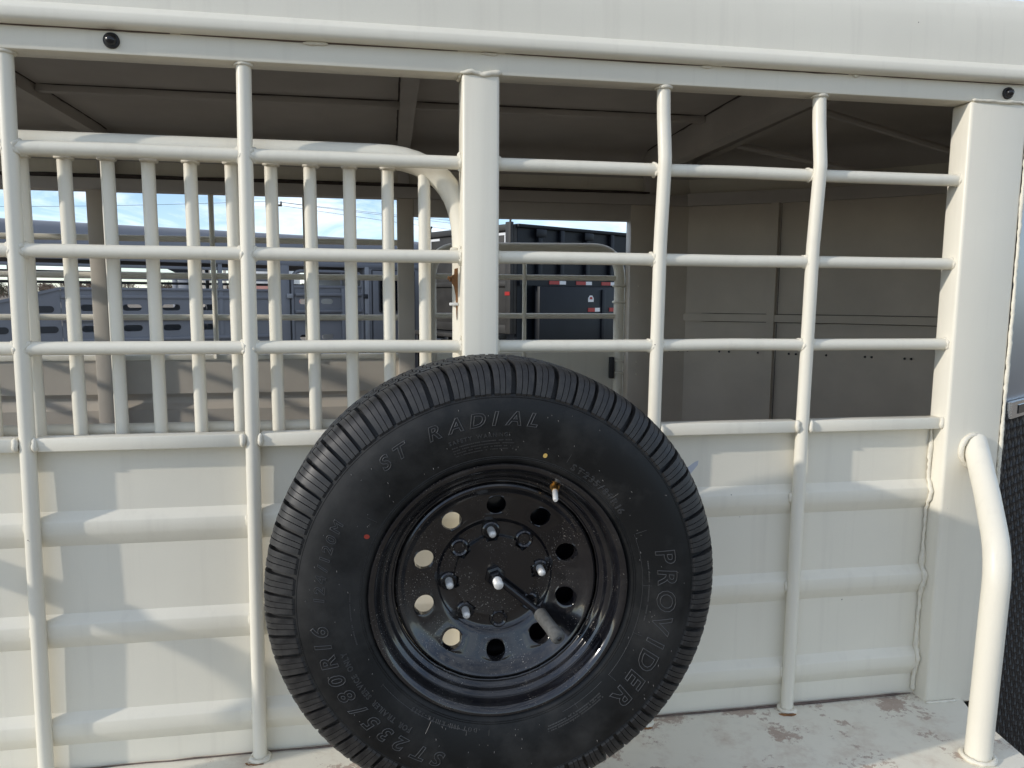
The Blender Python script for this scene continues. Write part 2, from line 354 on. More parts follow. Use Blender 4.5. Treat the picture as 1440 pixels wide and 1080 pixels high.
# --- header rail with bright lower flange, drip edge and roof
hd = part('header_rail', box(XR, 1.56, -.0255, .031, 2.086, 2.150, .004), 'cream', T)
for k, (a, b) in enumerate(((XR, -1.2), (-1.2, -.42), (-.40, .15), (.25, .70), (.74, 1.05), (1.06, 1.52))):
    part('caulk_line', bead([(a, -.0262, 2.1315), ((a + b) / 2, -.0262, 2.1300), (b, -.0262, 2.1305)], .0022, 20 + k, .035, 5, .7), 'primer', hd, 80)
for k, (a, b) in enumerate(((-.165, -.115), (.20, .235), (.69, .715), (1.06, 1.075))):
    part('weld_bead', bead([(a, -.028, 2.128), (b, -.028, 2.1275)], .0042, 30 + k, .007), 'weld', hd, 80)
def marker(x, z, r):
    g = part('clearance_light', lathe([(r * .55, .0), (r, .0), (r * 1.02, -.003), (r * .95, -.006), (r * .78, -.0065)], 28, (x, -.0256, z)), 'grommet', T, 60)
    part('lens', lathe([(r * .80, -.004), (r * .74, -.009), (r * .5, -.014), (r * .2, -.0162), (.0003, -.0165)], 24, (x, -.0256, z)), 'rubber_lens', g, 70)
marker(-.528, 2.1105, .0150); marker(1.469, 2.1090, .0135)
marker(-1.9, 2.1105, .0150)
# roof profile: (distance inwards from the side plane y=-.04, height)
RP = [(0, 2.150), (0, 2.22), (.003, 2.264), (.010, 2.297), (.024, 2.320), (.048, 2.334), (.085, 2.341), (.16, 2.345), (.30, 2.348), (.50, 2.351), (.75, 2.354), (1.04, 2.356)]
def roof_z(y):
    d = y + .04 if y < 1.0 else 2.04 - y
    for i in range(len(RP) - 1):
        if RP[i][0] <= d <= RP[i + 1][0] and RP[i + 1][0] > RP[i][0]:
            t = (d - RP[i][0]) / (RP[i + 1][0] - RP[i][0]); return RP[i][1] + t * (RP[i + 1][1] - RP[i][1])
    return RP[-1][1]
NX = 1.53; NB = 1.10; NP = 1.60     # tapered nose in plan: x = NX + NB (1 - |t|^NP)
def nose_plan(ph): t = ph / (pi / 2); return t, 1 - abs(t) ** NP
rows = []
for x in [XR, -1.5, -.4, .6, NX]:
    rows.append([(x, -.04 + d, z) for d, z in RP] + [(x, 2.04 - d, z) for d, z in reversed(RP[:-1])])
roof = part('roof_skin', sheet(rows), 'cream', T, 50, solid=.003)
part('roof_underside', sheet([[(p[0], 1.0 + (p[1] - 1.0) * .994, p[2] - .005) for p in r_[1:-1]] for r_ in rows]), 'inside_shade', T, 50, solid=.001)  # sheet added below the skin to carry the shade-darkened colour
ro = []
for j, (d, z) in enumerate(RP):
    row = []
    for k in range(41):
        ph = -pi / 2 + pi * k / 40
        t_, c_ = nose_plan(ph); row.append((NX + max(.0, (NB + .01) * (1 - d / 1.04)) * c_, 1.0 + (1.04 - d) * t_, z))
    ro.append(row)
part('nose_roof', sheet(ro), 'cream', T, 50, solid=.003)
part('nose_roof_underside', sheet([[(NX + (p[0] - NX) * .99, 1.0 + (p[1] - 1.0) * .994, p[2] - .005) for p in r_] for r_ in ro[1:]]), 'inside_shade', T, 50, solid=.001)  # same added sheet under the nose roof, shade painted into its colour
# drip edge: a half-round lip that follows the side
lipprof = [(-.0385, 2.172), (-.0425, 2.1695), (-.0545, 2.1560), (-.0560, 2.1530), (-.0560, 2.1400), (-.0535, 2.1345), (-.0480, 2.1318), (-.0400, 2.1308), (-.0258, 2.1312), (-.0258, 2.172)]
lp = part('drip_edge', prism(lipprof, XR, NX, 'x'), 'cream', T, 50)
rows = []
for k in range(31):
    ph = -pi / 2 + pi * k / 30
    t_, c_ = nose_plan(ph); rows.append([(NX + (NB - .03 - y) * c_, 1.0 + (1.0 - y) * t_, z) for y, z in lipprof])
part('drip_edge', sheet(rows), 'cream', T, 50)
part('drip_edge', prism([(2.0 - y, z) for y, z in lipprof], XR, NX, 'x'), 'cream', T, 50)
# bows and purlins
def bow(x0, x1, depth, flat=None, y0=-.02, y1=2.02):
    ys = [y0 + (y1 - y0) * k / 30 for k in range(31)]
    top = [(y, roof_z(y) - .003) for y in ys]; bot = [(y, (flat if flat else roof_z(y) - depth)) for y in reversed(ys)]
    if not flat: bot = [(min(max(y, y0 + depth * .55), y1 - depth * .55), z) for y, z in bot]
    return prism(top + bot, x0, x1, 'x')
for x0, x1, d, fl in ((-1.275, -1.215, .05, None), (.050, .105, .070, None), (1.275, 1.335, .1, 2.225), (-2.55, -2.5, .06, None)):
    b_ = part('roof_bow', bow(x0, x1, d, fl), 'inside_shade', T, 40)
    for q in (x0 - .004, x1 + .004):
        ys = [1.96, 1.90, 1.7, 1.4, 1.1, .8, .5]
        part('caulk_line', bead([(q, y, roof_z(y) - .004) for y in ys], .0055, int(q * 100), .05, 6, .3), 'caulk', b_, 80)
    part('bow_leg', box(x0 + .001, x1 - .001, 1.985, 2.024, 2.13, roof_z(1.99) + .0, .003), 'inside_shade', b_)
for y in (1.30, .70):
    for a, b in ((-2.5, -1.275), (-1.215, .05), (.105, 1.275)):
        p_ = part('roof_purlin', box(a, b, y - .018, y + .018, roof_z(y) - .030, roof_z(y) - .002, .003), 'inside_shade', T)
        part('caulk_line', bead([(a, y - .021, roof_z(y) - .004), ((a + b) / 2, y - .021, roof_z(y) - .005), (b, y - .021, roof_z(y) - .004)], .0055, int(a * 10) + 60, .07, 6, .3), 'caulk', p_, 80)
# --- ribbed side panels
RIBS = (1.118, .890, .664)
def panel_profile(face, out, z0, z1):
    pts = [(face, z1)]
    for zc in RIBS:
        pts += [(face, zc + .0390), (face + out * .06, zc + .0372), (face + out * .93, zc + .0205), (face + out, zc + .0172), (face + out, zc + .0040), (face + out * .97, zc - .0050), (face + out * .84, zc - .0125), (face + out * .14, zc - .0335), (face, zc - .0372)]
    pts.append((face, z0)); return pts
def ribbed(x0, x1, face, out, z0, z1, nx=8):
    pr = panel_profile(face, out, z0, z1)
    return sheet([[(x0 + (x1 - x0) * k / nx, y + .0012 * sin(k * 2.1 + z * 9), z) for y, z in pr] for k in range(nx + 1)])
part('side_panel', ribbed(XR + .05, .17, .0215, -.0165, .45, 1.31), 'cream', T, 28, solid=.002)
part('side_panel', ribbed(.23, 1.375, .0215, -.0165, .45, 1.31), 'cream', T, 28, solid=.002)
part('base_seam', bead([(.25, .015, .572), (.6, .013, .573), (.995, .012, .573), (1.36, .012, .575)], .0034, 77, .05, 6, .5), 'primer', T, 80)
part('base_seam', bead([(-1.4, .015, .572), (-.6, .013, .572), (-.3, .013, .573), (.16, .012, .573)], .0034, 78, .05, 6, .5), 'primer', T, 80)
# --- fender deck with a rolled outer edge
dk = part('fender_deck', prism([(-1.60, .035), (1.478, .035), (1.478, -.029), (1.462, -.075), (1.425, -.345), (-1.60, -.345)], .545, .570, 'z'), 'deck', T, 30)
part('fender_skirt', prism([(-1.60, -.345), (1.425, -.345), (1.425, -.330), (-1.60, -.330)], .34, .545, 'z'), 'cream', dk)
# --- guard pipes from wall to deck
RG = .0278
for path, nm in (([(1.462, -.02, 1.262), (1.405, -.135, 1.155), (1.340, -.252, 1.045), (1.325, -.257, .572)], 1), ([(-1.30, .02, 1.245), (-1.30, -.255, 1.165), (-1.30, -.262, .572)], 2)):
    gp = part('guard_pipe', tube(fillet(path, .16, 10), RG, 28), 'cream', T, 50)
    e = path[-1]; ring = [(e[0] + .033 * cos(2 * pi * k / 24), e[1] + .033 * sin(2 * pi * k / 24), .574) for k in range(24)]
    part('weld_bead', tube(ring, [.006 + random.uniform(-.002, .002) for _ in ring], 6, closed=True), 'weld', gp, 80)
    if nm == 1:
        ring = [(1.447 + .033 * cos(2 * pi * k / 20), -.033, 1.240 + .040 * sin(2 * pi * k / 20)) for k in range(20)]
        part('weld_bead', tube(ring, [.0062 + random.uniform(-.002, .002) for _ in ring], 6, closed=True), 'weld', gp, 80)
# --- nose: painted upper skin, tread-plate stone guard, bright trim
def nose_pt(ph, off, z): t_, c_ = nose_plan(ph); return (NX + off * .57 * (1 if abs(t_) > .999 else 1) + (NB + off * .6) * c_, 1.0 + (1.03 + off * .9) * t_, z)
def nose_skin(off, z0, z1, n=48, zs=2): return sheet([[nose_pt(-pi / 2 + pi * k / n, off, z0 + (z1 - z0) * q / zs) for q in range(zs + 1)] for k in range(n + 1)])
MAT['nosemetal'] = simple('satin_grey_metal', (0.26, 0.265, 0.29), 0.35, metal=0.6, var=0.06, scale=4)
part('nose_skin', nose_skin(-.004, .12, 2.14), 'nosemetal', T, 50, solid=.003)
part('nose_lining', nose_skin(-.045, .12, 2.14), 'inside_shade_warm', T, 50, solid=.003)
sg = part('stone_guard', nose_skin(.002, .10, 1.335), 'plate', T, 50, solid=.002)
loz = G(); nph = 150
for zi in range(47):
    z = .12 + zi * .026
    for k in range(46):
        ph = -pi / 2 + .012 + (k + .5 * (zi % 2)) * .0190
        s = 1 if (zi + k) % 2 else -1
        def q(da, dz, o): return nose_pt(ph + da, .0035 + o, z + dz)
        h = .0165; wv = .0048
        loz.add([q(-s * .0035, -h, 0), q(wv, 0, 0), q(s * .0035, h, 0), q(-wv, 0, 0), q(0, 0, .0042)], [(0, 1, 4), (1, 2, 4), (2, 3, 4), (3, 0, 4)])
lz = part('tread_lozenges', loz, 'plate', sg, 0, fix=False); lz['kind'] = 'stuff'
def strip(off0, off1, z0, z1, p0, p1, n=30):
    rows = []
    for k in range(n + 1):
        ph = p0 + (p1 - p0) * k / n
        rows.append([nose_pt(ph, off0, z0), nose_pt(ph, off1, z0), nose_pt(ph, off1, z1), nose_pt(ph, off0, z1), nose_pt(ph, off0, z0)])
    g = sheet(rows); m = len(rows) * 5
    g.f += [(0, 1, 2, 3), (m - 5, m - 4, m - 3, m - 2)]; return g
tr = part('guard_trim', strip(.001, .012, 1.318, 1.360, -pi / 2 + .012, pi / 2 - .012), 'chrome', T, 40)
part('trim_insert', strip(.010, .0135, 1.327, 1.350, -pi / 2 + .05, pi / 2 - .05), 'glass', tr, 40)
# interior flanges of the nose
def inner(ph, off, z): t_, c_ = nose_plan(ph); return (NX - .0275 - off * .57 + (NB - .028 - off * .6) * c_, 1.0 + (.9880 - off * .9) * t_, z)
def istrip(o0, o1, z0, z1, p0, p1, n=24):
    rows = []
    for k in range(n + 1):
        ph = p0 + (p1 - p0) * k / n
        rows.append([inner(ph, o0, z0), inner(ph, o1, z0), inner(ph, o1, z1), inner(ph, o0, z1), inner(ph, o0, z0)])
    g = sheet(rows); m = len(rows) * 5; g.f += [(0, 1, 2, 3), (m - 5, m - 4, m - 3, m - 2)]; return g
part('nose_stringer', istrip(.0, .022, 1.500, 1.535, -pi / 2 + .1, pi / 2), 'inside_shade_warm', T, 40)
part('nose_ring', istrip(-.02, .03, 2.075, 2.135, -pi / 2, pi / 2), 'inside_shade', T, 40)
for zc in (1.538, 1.497): part('caulk_line', bead([inner(1.5 - 2.9 * k / 24, .004, zc) for k in range(25)], .0016, 71, .06, 5, .3), 'caulk', T, 80)
for pq in (1.232, 1.188): part('caulk_line', bead([inner(pq, .004, .5), inner(pq, .004, 2.07)], .0015, 72, .06, 5, .3), 'caulk', T, 80)
for ph in (1.21, -.3):
    p0 = inner(ph, .0, .46); p1 = inner(ph, .03, 2.08)
    part('nose_upright', istrip(.0, .028, .46, 2.08, ph - .016, ph + .016, 2), 'inside_shade_warm', T, 40)
for ph in (.55, .02, -.5):
    a = inner(ph, .02, 2.11); hx = NX + .02; b = (hx + .02, 1.0 + 1.25 * ph, roof_z(1.0 + 1.25 * ph) - .02)
    part('nose_brace', tube([a, b], .014, 8), 'inside_shade', T, 40)
part('roof_bow', bow(1.535, 1.575, .05), 'inside_shade', T, 40)
sc = G()
for px in (1.42, 1.47, 1.52):
    sc = merge(sc, lathe([(.006, 0), (.005, -.004), (.0003, -.005)], 8, (px, 1.968, 1.345)))
for ph in (1.42, 1.38, 1.26, 1.13, 1.10, .97, .80, .77, .62, .59):
    c = inner(ph, .002, 1.345); sc = merge(sc, tube([c, (c[0] - .006, c[1], c[2])], [.006, .004], 8))
part('screw_row', sc, 'greydark', T)
# --- trailer floor and rear gate
part('trailer_floor', box(XR, NX + .1, .0235, 1.975, .42, .45), 'floor', T)
part('rear_header', box(XR, XR + .06, .032, 1.948, 2.086, 2.145, .004), 'cream', T)
rp = part('rear_panel', box(XR + .01, XR + .03, .052, 1.94, .45, 1.16), 'cream', T)
for z in (1.906, 1.705, 1.507, 1.32): part('rear_pipe', tube([(XR + .02, .05, z), (XR + .02, 1.95, z)], .016, 12), 'cream', T)
part('rear_post', box(XR, XR + .09, 1.95, 2.03, .45, 2.086, .007), 'cream', T)

# --- far side of the trailer
FY = 2.0
part('far_header', box(XR, 1.56, 1.957, 2.035, 2.074, 2.128, .004), 'inside_shade', T)
part('door_header', box(.06, 1.30, 1.960, 2.030, 1.995, 2.0735, .003), 'inside_shade', T)
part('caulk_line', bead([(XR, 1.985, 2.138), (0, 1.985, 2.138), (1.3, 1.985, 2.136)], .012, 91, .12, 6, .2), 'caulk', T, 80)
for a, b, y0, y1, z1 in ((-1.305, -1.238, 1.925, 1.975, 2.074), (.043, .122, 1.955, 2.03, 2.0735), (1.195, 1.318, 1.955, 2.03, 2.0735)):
    part('far_post', box(a, b, y0, y1, .45, z1, .005), 'inside_shade_warm', T)
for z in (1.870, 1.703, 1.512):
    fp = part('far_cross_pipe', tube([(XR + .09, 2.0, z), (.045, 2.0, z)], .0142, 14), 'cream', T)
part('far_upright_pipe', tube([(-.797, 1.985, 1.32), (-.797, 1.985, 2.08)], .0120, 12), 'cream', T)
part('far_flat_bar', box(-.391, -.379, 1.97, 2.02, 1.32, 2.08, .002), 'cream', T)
part('far_panel', ribbed(XR + .05, .05, 1.995, .022, .45, 1.325, 8), 'inside_shade_warm', T, 28, solid=.002)
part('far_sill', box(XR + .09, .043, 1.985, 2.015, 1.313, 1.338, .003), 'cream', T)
part('far_panel', box(1.30, 1.56, 1.985, 2.005, .45, 2.08), 'inside_shade_warm', T)
# escape gate in the far side
eg = part('escape_gate', tube(fillet([(.205, 2.045, .5), (.205, 2.045, 1.852), (1.172, 2.045, 1.862), (1.172, 2.045, .5)], .15, 10), .0275, 18), 'cream', T, 50)
part('gate_panel', box(.222, 1.155, 2.035, 2.05, .5, 1.335, .002), 'cream', eg)
for z in (1.713, 1.520): part('gate_bar', tube([(.21, 2.045, z), (1.165, 2.045, z)], .0135, 12), 'cream', eg)
part('gate_upright', tube([(.673, 2.035, 1.30), (.673, 2.035, 1.84)], .0105, 10), 'cream', eg)
for z in (1.674, 1.592, 1.290, 1.227):
    hr = part('hinge_ring', tube([(1.172 + .031 * cos(2 * pi * k / 18), 2.045 + .031 * sin(2 * pi * k / 18), z) for k in range(18)], .0065, 8, closed=True), 'cream', eg, 60)
    part('hinge_pin', tube([(1.20, 2.03, z), (1.245, 1.955, z)], .0060, 8), 'cream', hr)
for z in (1.578, 1.208):
    part('rust_band', tube([(1.172, 2.045, z - .012), (1.172, 2.045, z + .008)], [.0262, .0264], 18), 'rust', eg)
part('latch_box', box(1.118, 1.143, 2.01, 2.03, 1.20, 1.31, .003), 'greydark', eg)

# --- picket gate folded against the near side
GY = .062
GF = fillet([(-1.56, GY, .60), (-1.56, GY, 1.9255), (.170, GY, 1.9255), (.170, GY, .60)], .19, 12)
pg = part('picket_gate', tube(GF, .0262, 22), 'cream', T, 50)
pk = mesh('picket', tube([(0, 0, 1.06), (0, 0, 1.907)], .0137, 16), 'cream', 50)
pw = []
for s in range(3):
    rnd = random.Random(90 + s); ring = [(.0150 * cos(2 * pi * k / 14), .0150 * sin(2 * pi * k / 14), rnd.uniform(-.001, .001)) for k in range(14)]
    pw.append(mesh('picket_weld', tube(ring, [.0042 + rnd.uniform(-.001, .0016) for _ in ring], 6, closed=True), 'weld', 80))
for k in range(20):
    x = .083 - .0827 * k
    if x < -1.5: break
    link('picket', pk, pg, (x + random.uniform(-.0015, .0015), GY - .004, 0)); link('weld_bead', pw[k % 3], pg, (x, GY - .004, 1.899))
part('gate_rail', tube([(-1.55, GY + .036, 1.318), (.165, GY + .036, 1.318)], .0145, 16), 'cream', pg, 50)
part('gate_sheet', box(-1.54, .15, GY + .028, GY + .034, .60, 1.200), 'cream', pg)
part('latch_plate', prism([(.148, 1.680), (.155, 1.682), (.155, 1.60), (.152, 1.565), (.150, 1.62), (.147, 1.640), (.141, 1.650), (.141, 1.664), (.147, 1.668)], .040, .050), 'rust', pg)
part('latch_spring', tube([(.134 + .0012 * k, .046 + .005 * cos(k * 1.3), 1.657 + .005 * sin(k * 1.3)) for k in range(12)], .0022, 6), 'rust', pg)
part('latch_pin', box(.136, .156, .038, .050, 1.597, 1.604, .002), 'white', pg)
part('latch_pin', box(.138, .156, .038, .052, 1.718, 1.728, .004), 'cream', pg)

# --- wheel bracket on the centre post with studs
WC = Vector((.181, -.365, 1.123))
WB = Vector((.1919, -.2879, 1.0932))
br = part('wheel_bracket', box(.172, .212, -.262, -.030, 1.072, 1.114, .004), 'cream', T)
part('bracket_plate', box(.129, .425, WB.y + .021, WB.y + .029, .905, 1.325, .003), 'blackgloss', br)
lugs = [radians(a) for a in (95, 140, 185, 230, 275, 320, 5, 50)]
LR = .0825
for i in (0, 2, 3, 6):
    c = (WB.x + LR * 1.06 * cos(lugs[i]), WB.z + LR * 1.06 * sin(lugs[i]))
    part('stud', lathe([(.0072, .020), (.0072, -.043), (.0066, -.0455), (.0040, -.0475), (.0003, -.048)], 14, (c[0], WB.y, c[1])), 'zinc', br, 50)

# ================================================================ SPARE WHEEL
W = thing('spare_wheel', 'spare trailer tyre on a glossy black ten-hole steel rim hung on the side', 'wheel', (WC.x, WC.y, WC.z - .391))
SP = [(.2000, -.076), (.2100, -.081), (.2185, -.0895), (.2230, -.0975), (.2290, -.1015), (.2420, -.1065), (.2600, -.1118), (.2800, -.1158), (.2960, -.1172), (.3120, -.1168), (.3260, -.1138), (.3360, -.1095), (.3390, -.1088), (.3400, -.1052), (.3480, -.1015), (.3600, -.0955), (.3700, -.0880), (.3775, -.0780), (.3815, -.060), (.3822, 0)]
def side_y(r):
    for i in range(len(SP) - 1):
        if SP[i][0] <= r <= SP[i + 1][0]:
            t = (r - SP[i][0]) / (SP[i + 1][0] - SP[i][0]); return SP[i][1] + t * (SP[i + 1][1] - SP[i][1])
    return SP[-1][1]
prof = SP + [(r, -y) for r, y in reversed(SP[:-1])]
ty = part('tyre', lathe(prof, 160, WC), 'sidewall', W, 40, label='black rubber tyre with raised outline lettering')
NBLK = 64
# one shoulder lug: three slabs divided by thin sipes, curving over the shoulder
BO = [(.3910, -.0440), (.3909, -.0600), (.3893, -.0745), (.3850, -.0865), (.3765, -.0965), (.3640, -.1035), (.3500, -.1085), (.3405, -.1108)]
def lug(sign=1, a_off=0.0, g=None):
    g = g or G(); pitch = 2 * pi / NBLK
    for s in range(3):
        n = len(BO); v = []; f = []
        for k, (r, y) in enumerate(BO):
            t = k / (n - 1)
            sk = .020 * (1 - t) ** 2 - .006 * sin(t * pi)          # S-shaped sweep of the lug edges
            wd = .85 - .06 * t
            lo = (-.5 + s / 3) * wd * pitch + (.0016 if s else 0); hi = (-.5 + (s + 1) / 3) * wd * pitch - (.0016 if s < 2 else 0)
            rb = r - .0125; yb = y + (.000 if k < 4 else .004)
            if s == 1: r -= .0006
            for a, rr_, yy_ in ((lo, r, y), (hi, r, y), (hi, rb, yb), (lo, rb, yb)):
                a += sk + a_off; v.append((rr_ * cos(a), sign * yy_, rr_ * sin(a)))
        for k in range(n - 1):
            for e in range(4):
                e2 = (e + 1) % 4; f.append((k * 4 + e, k * 4 + e2, (k + 1) * 4 + e2, (k + 1) * 4 + e))
        f += [(0, 1, 2, 3), ((n - 1) * 4, (n - 1) * 4 + 1, (n - 1) * 4 + 2, (n - 1) * 4 + 3)]
        g.add(v, f)
    return g
lug_me = mesh('tread_block', lug(), 'tread', 25)
for k in range(NBLK):
    o = link('tread_block', lug_me, ty, tuple(WC)); o.rotation_euler = (0, -2 * pi * (k + random.uniform(-.04, .04)) / NBLK, 0)
back = G()
for k in range(NBLK): lug(-1, 2 * pi * (k + .5) / NBLK, back)
back.v = [(x + WC.x, y + WC.y, z + WC.z) for x, y, z in back.v]
o = part('rear_tread_blocks', back, 'tread', ty, 25); o['kind'] = 'stuff'
ribs = G()
for (ya, yb), off in (((-.0385, -.0135), 0.0), ((-.0085, .0085), .3), ((.0135, .0385), .6)):
    NR = NBLK * 2
    for k in range(NR):
        a0 = 2 * pi * (k + off) / NR; a1 = 2 * pi * (k + off + .88) / NR; v = []
        zz = .003 * (1 if k % 2 else -1)
        for a, e in ((a0, zz), ((a0 + a1) / 2, -zz), (a1, zz)):
            for r in (.380, .3912):
                for y in (ya, yb): v.append((WC.x + r * cos(a), WC.y + y + e * .5, WC.z + r * sin(a)))
        f = []
        for i in (0, 4): f += [(i, i + 4, i + 5, i + 1), (i + 2, i + 3, i + 7, i + 6), (i, i + 2, i + 6, i + 4), (i + 1, i + 5, i + 7, i + 3)]
        f += [(0, 1, 3, 2), (8, 10, 11, 9)]
        ribs.add(v, f)
o = part('tread_ribs', ribs, 'tread', ty, 25); o['kind'] = 'stuff'
# sidewall rings
def ring_ridge(r, h=.0006, w_=.0009):
    return lathe([(r - w_, side_y(r - w_) + .0005), (r - w_ * .4, side_y(r) - h), (r + w_ * .4, side_y(r) - h), (r + w_, side_y(r + w_) + .0005)], 160, WC)
for r in (.2315, .2345, .3340): part('moulded_ring', ring_ridge(r), 'sidewall', ty, 60)
# lettering: outline characters wrapped onto the sidewall
def glyph(ch, shear, bev, size, bold=0.0):
    c = bpy.data.curves.new('glyph', 'FONT'); c.body = ch; c.size = size; c.shear = shear; c.fill_mode = 'NONE'; c.bevel_depth = bev; c.bevel_resolution = 0; c.resolution_u = 3; c.offset = bold
    ob = bpy.data.objects.new('glyph', c); COL.objects.link(ob); bpy.context.view_layer.update()
    dg = bpy.context.evaluated_depsgraph_get(); me = bpy.data.meshes.new_from_object(ob.evaluated_get(dg))
    bm = bmesh.new(); bm.from_mesh(me)
    for _ in range(3):
        long_e = [e for e in bm.edges if e.calc_length() > .004]
        if not long_e: break
        bmesh.ops.subdivide_edges(bm, edges=long_e, cuts=1, use_grid_fill=True)
    bm.verts.index_update(); v = [tuple(p.co) for p in bm.verts]; f = [tuple(q.index for q in p.verts) for p in bm.faces]; bm.free()
    bpy.data.objects.remove(ob); bpy.data.curves.remove(c); bpy.data.meshes.remove(me); return v, f
def arc_text(txt, a_start, a_end, rad, size, bev, shear=0.0, bold=0.0, lift=.0004, tall=1.0, wide=1.0):
    """clockwise text; a_start/a_end (degrees, counter-clockwise from 3 o'clock) are centres of the first and last character"""
    g = []; n = len(txt); cache = {}
    ws = []
    for ch in txt:
        if ch == ' ': ws.append(.45 * size); continue
        if ch not in cache: cache[ch] = glyph(ch, shear, bev, size, bold)
        xs = [p[0] for p in cache[ch][0]]; ws.append((max(xs) - min(xs)))
    cum = [0]
    for i in range(1, n): cum.append(cum[-1] + (ws[i - 1] + ws[i]) / 2 + size * .18)
    for i, ch in enumerate(txt):
        if ch == ' ': continue
        a = radians(a_start + (a_end - a_start) * cum[i] / max(cum[-1], 1e-6)); v, f = cache[ch]
        xs = [p[0] for p in v]; mxx = (max(xs) + min(xs)) / 2; out = []
        for x, y, z in v:
            r = rad + (y - size * .35) * tall; an = a - (x - mxx) * wide / rad
            out.append((WC.x + r * cos(an), WC.y + side_y(r) - lift - z * .6, WC.z + r * sin(an)))
        g.append(G().add(out, f))
    return g
for txt, a0, a1, rad, size, bev, sh, bold, tall, wide in (
        ('ST RADIAL', 129.2, 80.7, .3005, .0310, .00070, .25, .0006, 1.0, 1.15),
        ('PROVIDER', 10.5, -43, .2890, .0440, .00075, .15, .0008, 1.05, 1.1),
        ('ST235/80R16', 248.5, 188.2, .3010, .0350, .00070, .2, .0008, 1.0, 1.1),
        ('124/120M', 177.9, 153.9, .2980, .0225, .00055, .15, .0004, 1.0, 1.1),
        ('ST235/80R16', 60.5, 33.4, .2445, .0160, .00035, 0, 0, 1.0, 1.1),
        ('SAFETY WARNING!', 108.5, 88, .2735, .0090, .00026, 0, 0, 1.0, 1.0),
        ('FOR TRAILER SERVICE ONLY', 235, 198, .2740, .0125, .00030, 0, 0, 1.0, .9),
        ('-DOT 1011 K111TR-3223', 261, 232, .2440, .0098, .00026, 0, 0, 1.0, .8)):
    glyphs = arc_text(txt, a0, a1, rad, size, bev, sh, bold, tall=tall, wide=wide)
    if size > .02:
        for q in glyphs: part('raised_letter', q, 'letter', ty, 0, fix=False)
    else:
        o = part('small_lettering', merge(*glyphs), 'letter', ty, 0, fix=False); o['kind'] = 'stuff'
fine = G(); rnd = random.Random(5)
def fine_block(a0, a1, r0, r1, rowsn, g):
    for q in range(rowsn):
        r = r0 + (r1 - r0) * q / max(1, rowsn - 1); a = a0
        while a < a1:
            da = rnd.uniform(.25, .9)
            if rnd.random() < .85:
                v = []
                for rr_, aa in ((r - .0011, a), (r + .0011, a), (r + .0011, a + da * .8), (r - .0011, a + da * .8)):
                    an = radians(aa); v.append((WC.x + rr_ * cos(an), WC.y + side_y(rr_) - .0005, WC.z + rr_ * sin(an)))
                g.add(v, [(0, 1, 2, 3)])
            a += da
fine_block(86, 108, .2490, .2640, 4, fine); fine_block(-72, -48, .2560, .2640, 3, fine); fine_block(176, 196, .2500, .2530, 1, fine); fine_block(-14, 10, .2570, .2570, 1, fine)
o = part('moulded_marks', fine, 'letter', ty, 0, fix=False); o['kind'] = 'stuff'
lines = G()
for a, r0, r1 in ((64, .247, .262), (40, .245, .258), (147, .244, .262), (22, .25, .268), (0, .246, .262), (-20, .246, .262), (-40, .246, .262), (-58, .243, .252), (-95, .243, .252), (216, .244, .250), (241, .246, .268), (256, .246, .254)):
    an = radians(a)
    lines = merge(lines, tube([(WC.x + r * cos(an), WC.y + side_y(r) - .0001, WC.z + r * sin(an)) for r in (r0, (r0 + r1) / 2, r1)], .00032, 5))
for a0, a1, r in ((40, 58, .245), (-40, 22, .2465), (-64, -44, .245), (216, 256, .246)):
    lines = merge(lines, tube([(WC.x + r * cos(radians(a0 + (a1 - a0) * k / 20)), WC.y + side_y(r) - .0001, WC.z + r * sin(radians(a0 + (a1 - a0) * k / 20))) for k in range(21)], .0004, 5))
o = part('moulded_lines', lines, 'letter', ty, 60); o['kind'] = 'stuff'
hairs = G()
def hair(a, r, ln, rnd):
    p = Vector((WC.x + r * cos(a), WC.y + side_y(min(r, .336)) - (0 if r < .336 else .006), WC.z + r * sin(a)))
    d = Vector((rnd.uniform(-.6, .6), -1, rnd.uniform(-.8, .3))).normalized() * ln
    return tube([p, p + d * .6, p + d + Vector((0, .001, -.001))], [.0005, .0004, .0002], 4)
for k in range(110):
    a = rnd.uniform(0, 2 * pi); r = rnd.choice((.246, .255, .266, .275, .310, .322)) + rnd.uniform(-.004, .004)
    hairs = merge(hairs, hair(a, r, rnd.uniform(.0010, .0036), rnd))
o = part('rubber_hairs', hairs, 'hair', ty, 0, fix=False); o['kind'] = 'stuff'
def dot(a, r, rad, mat, nm):
    an = radians(a); n = 16; v = []
    for k in range(n):
        t = 2 * pi * k / n; rr_ = r + rad * sin(t); aa = an + rad * .85 * cos(t) / r; v.append((WC.x + rr_ * cos(aa), WC.y + side_y(rr_) - .0007, WC.z + rr_ * sin(aa)))
    part(nm, G().add(v, [tuple(range(n))]), mat, ty, 0, fix=False)
dot(73.1, .2450, .0042, 'yellow', 'yellow_paint_dot'); dot(153.5, .2470, .0046, 'reddot', 'red_paint_dot')

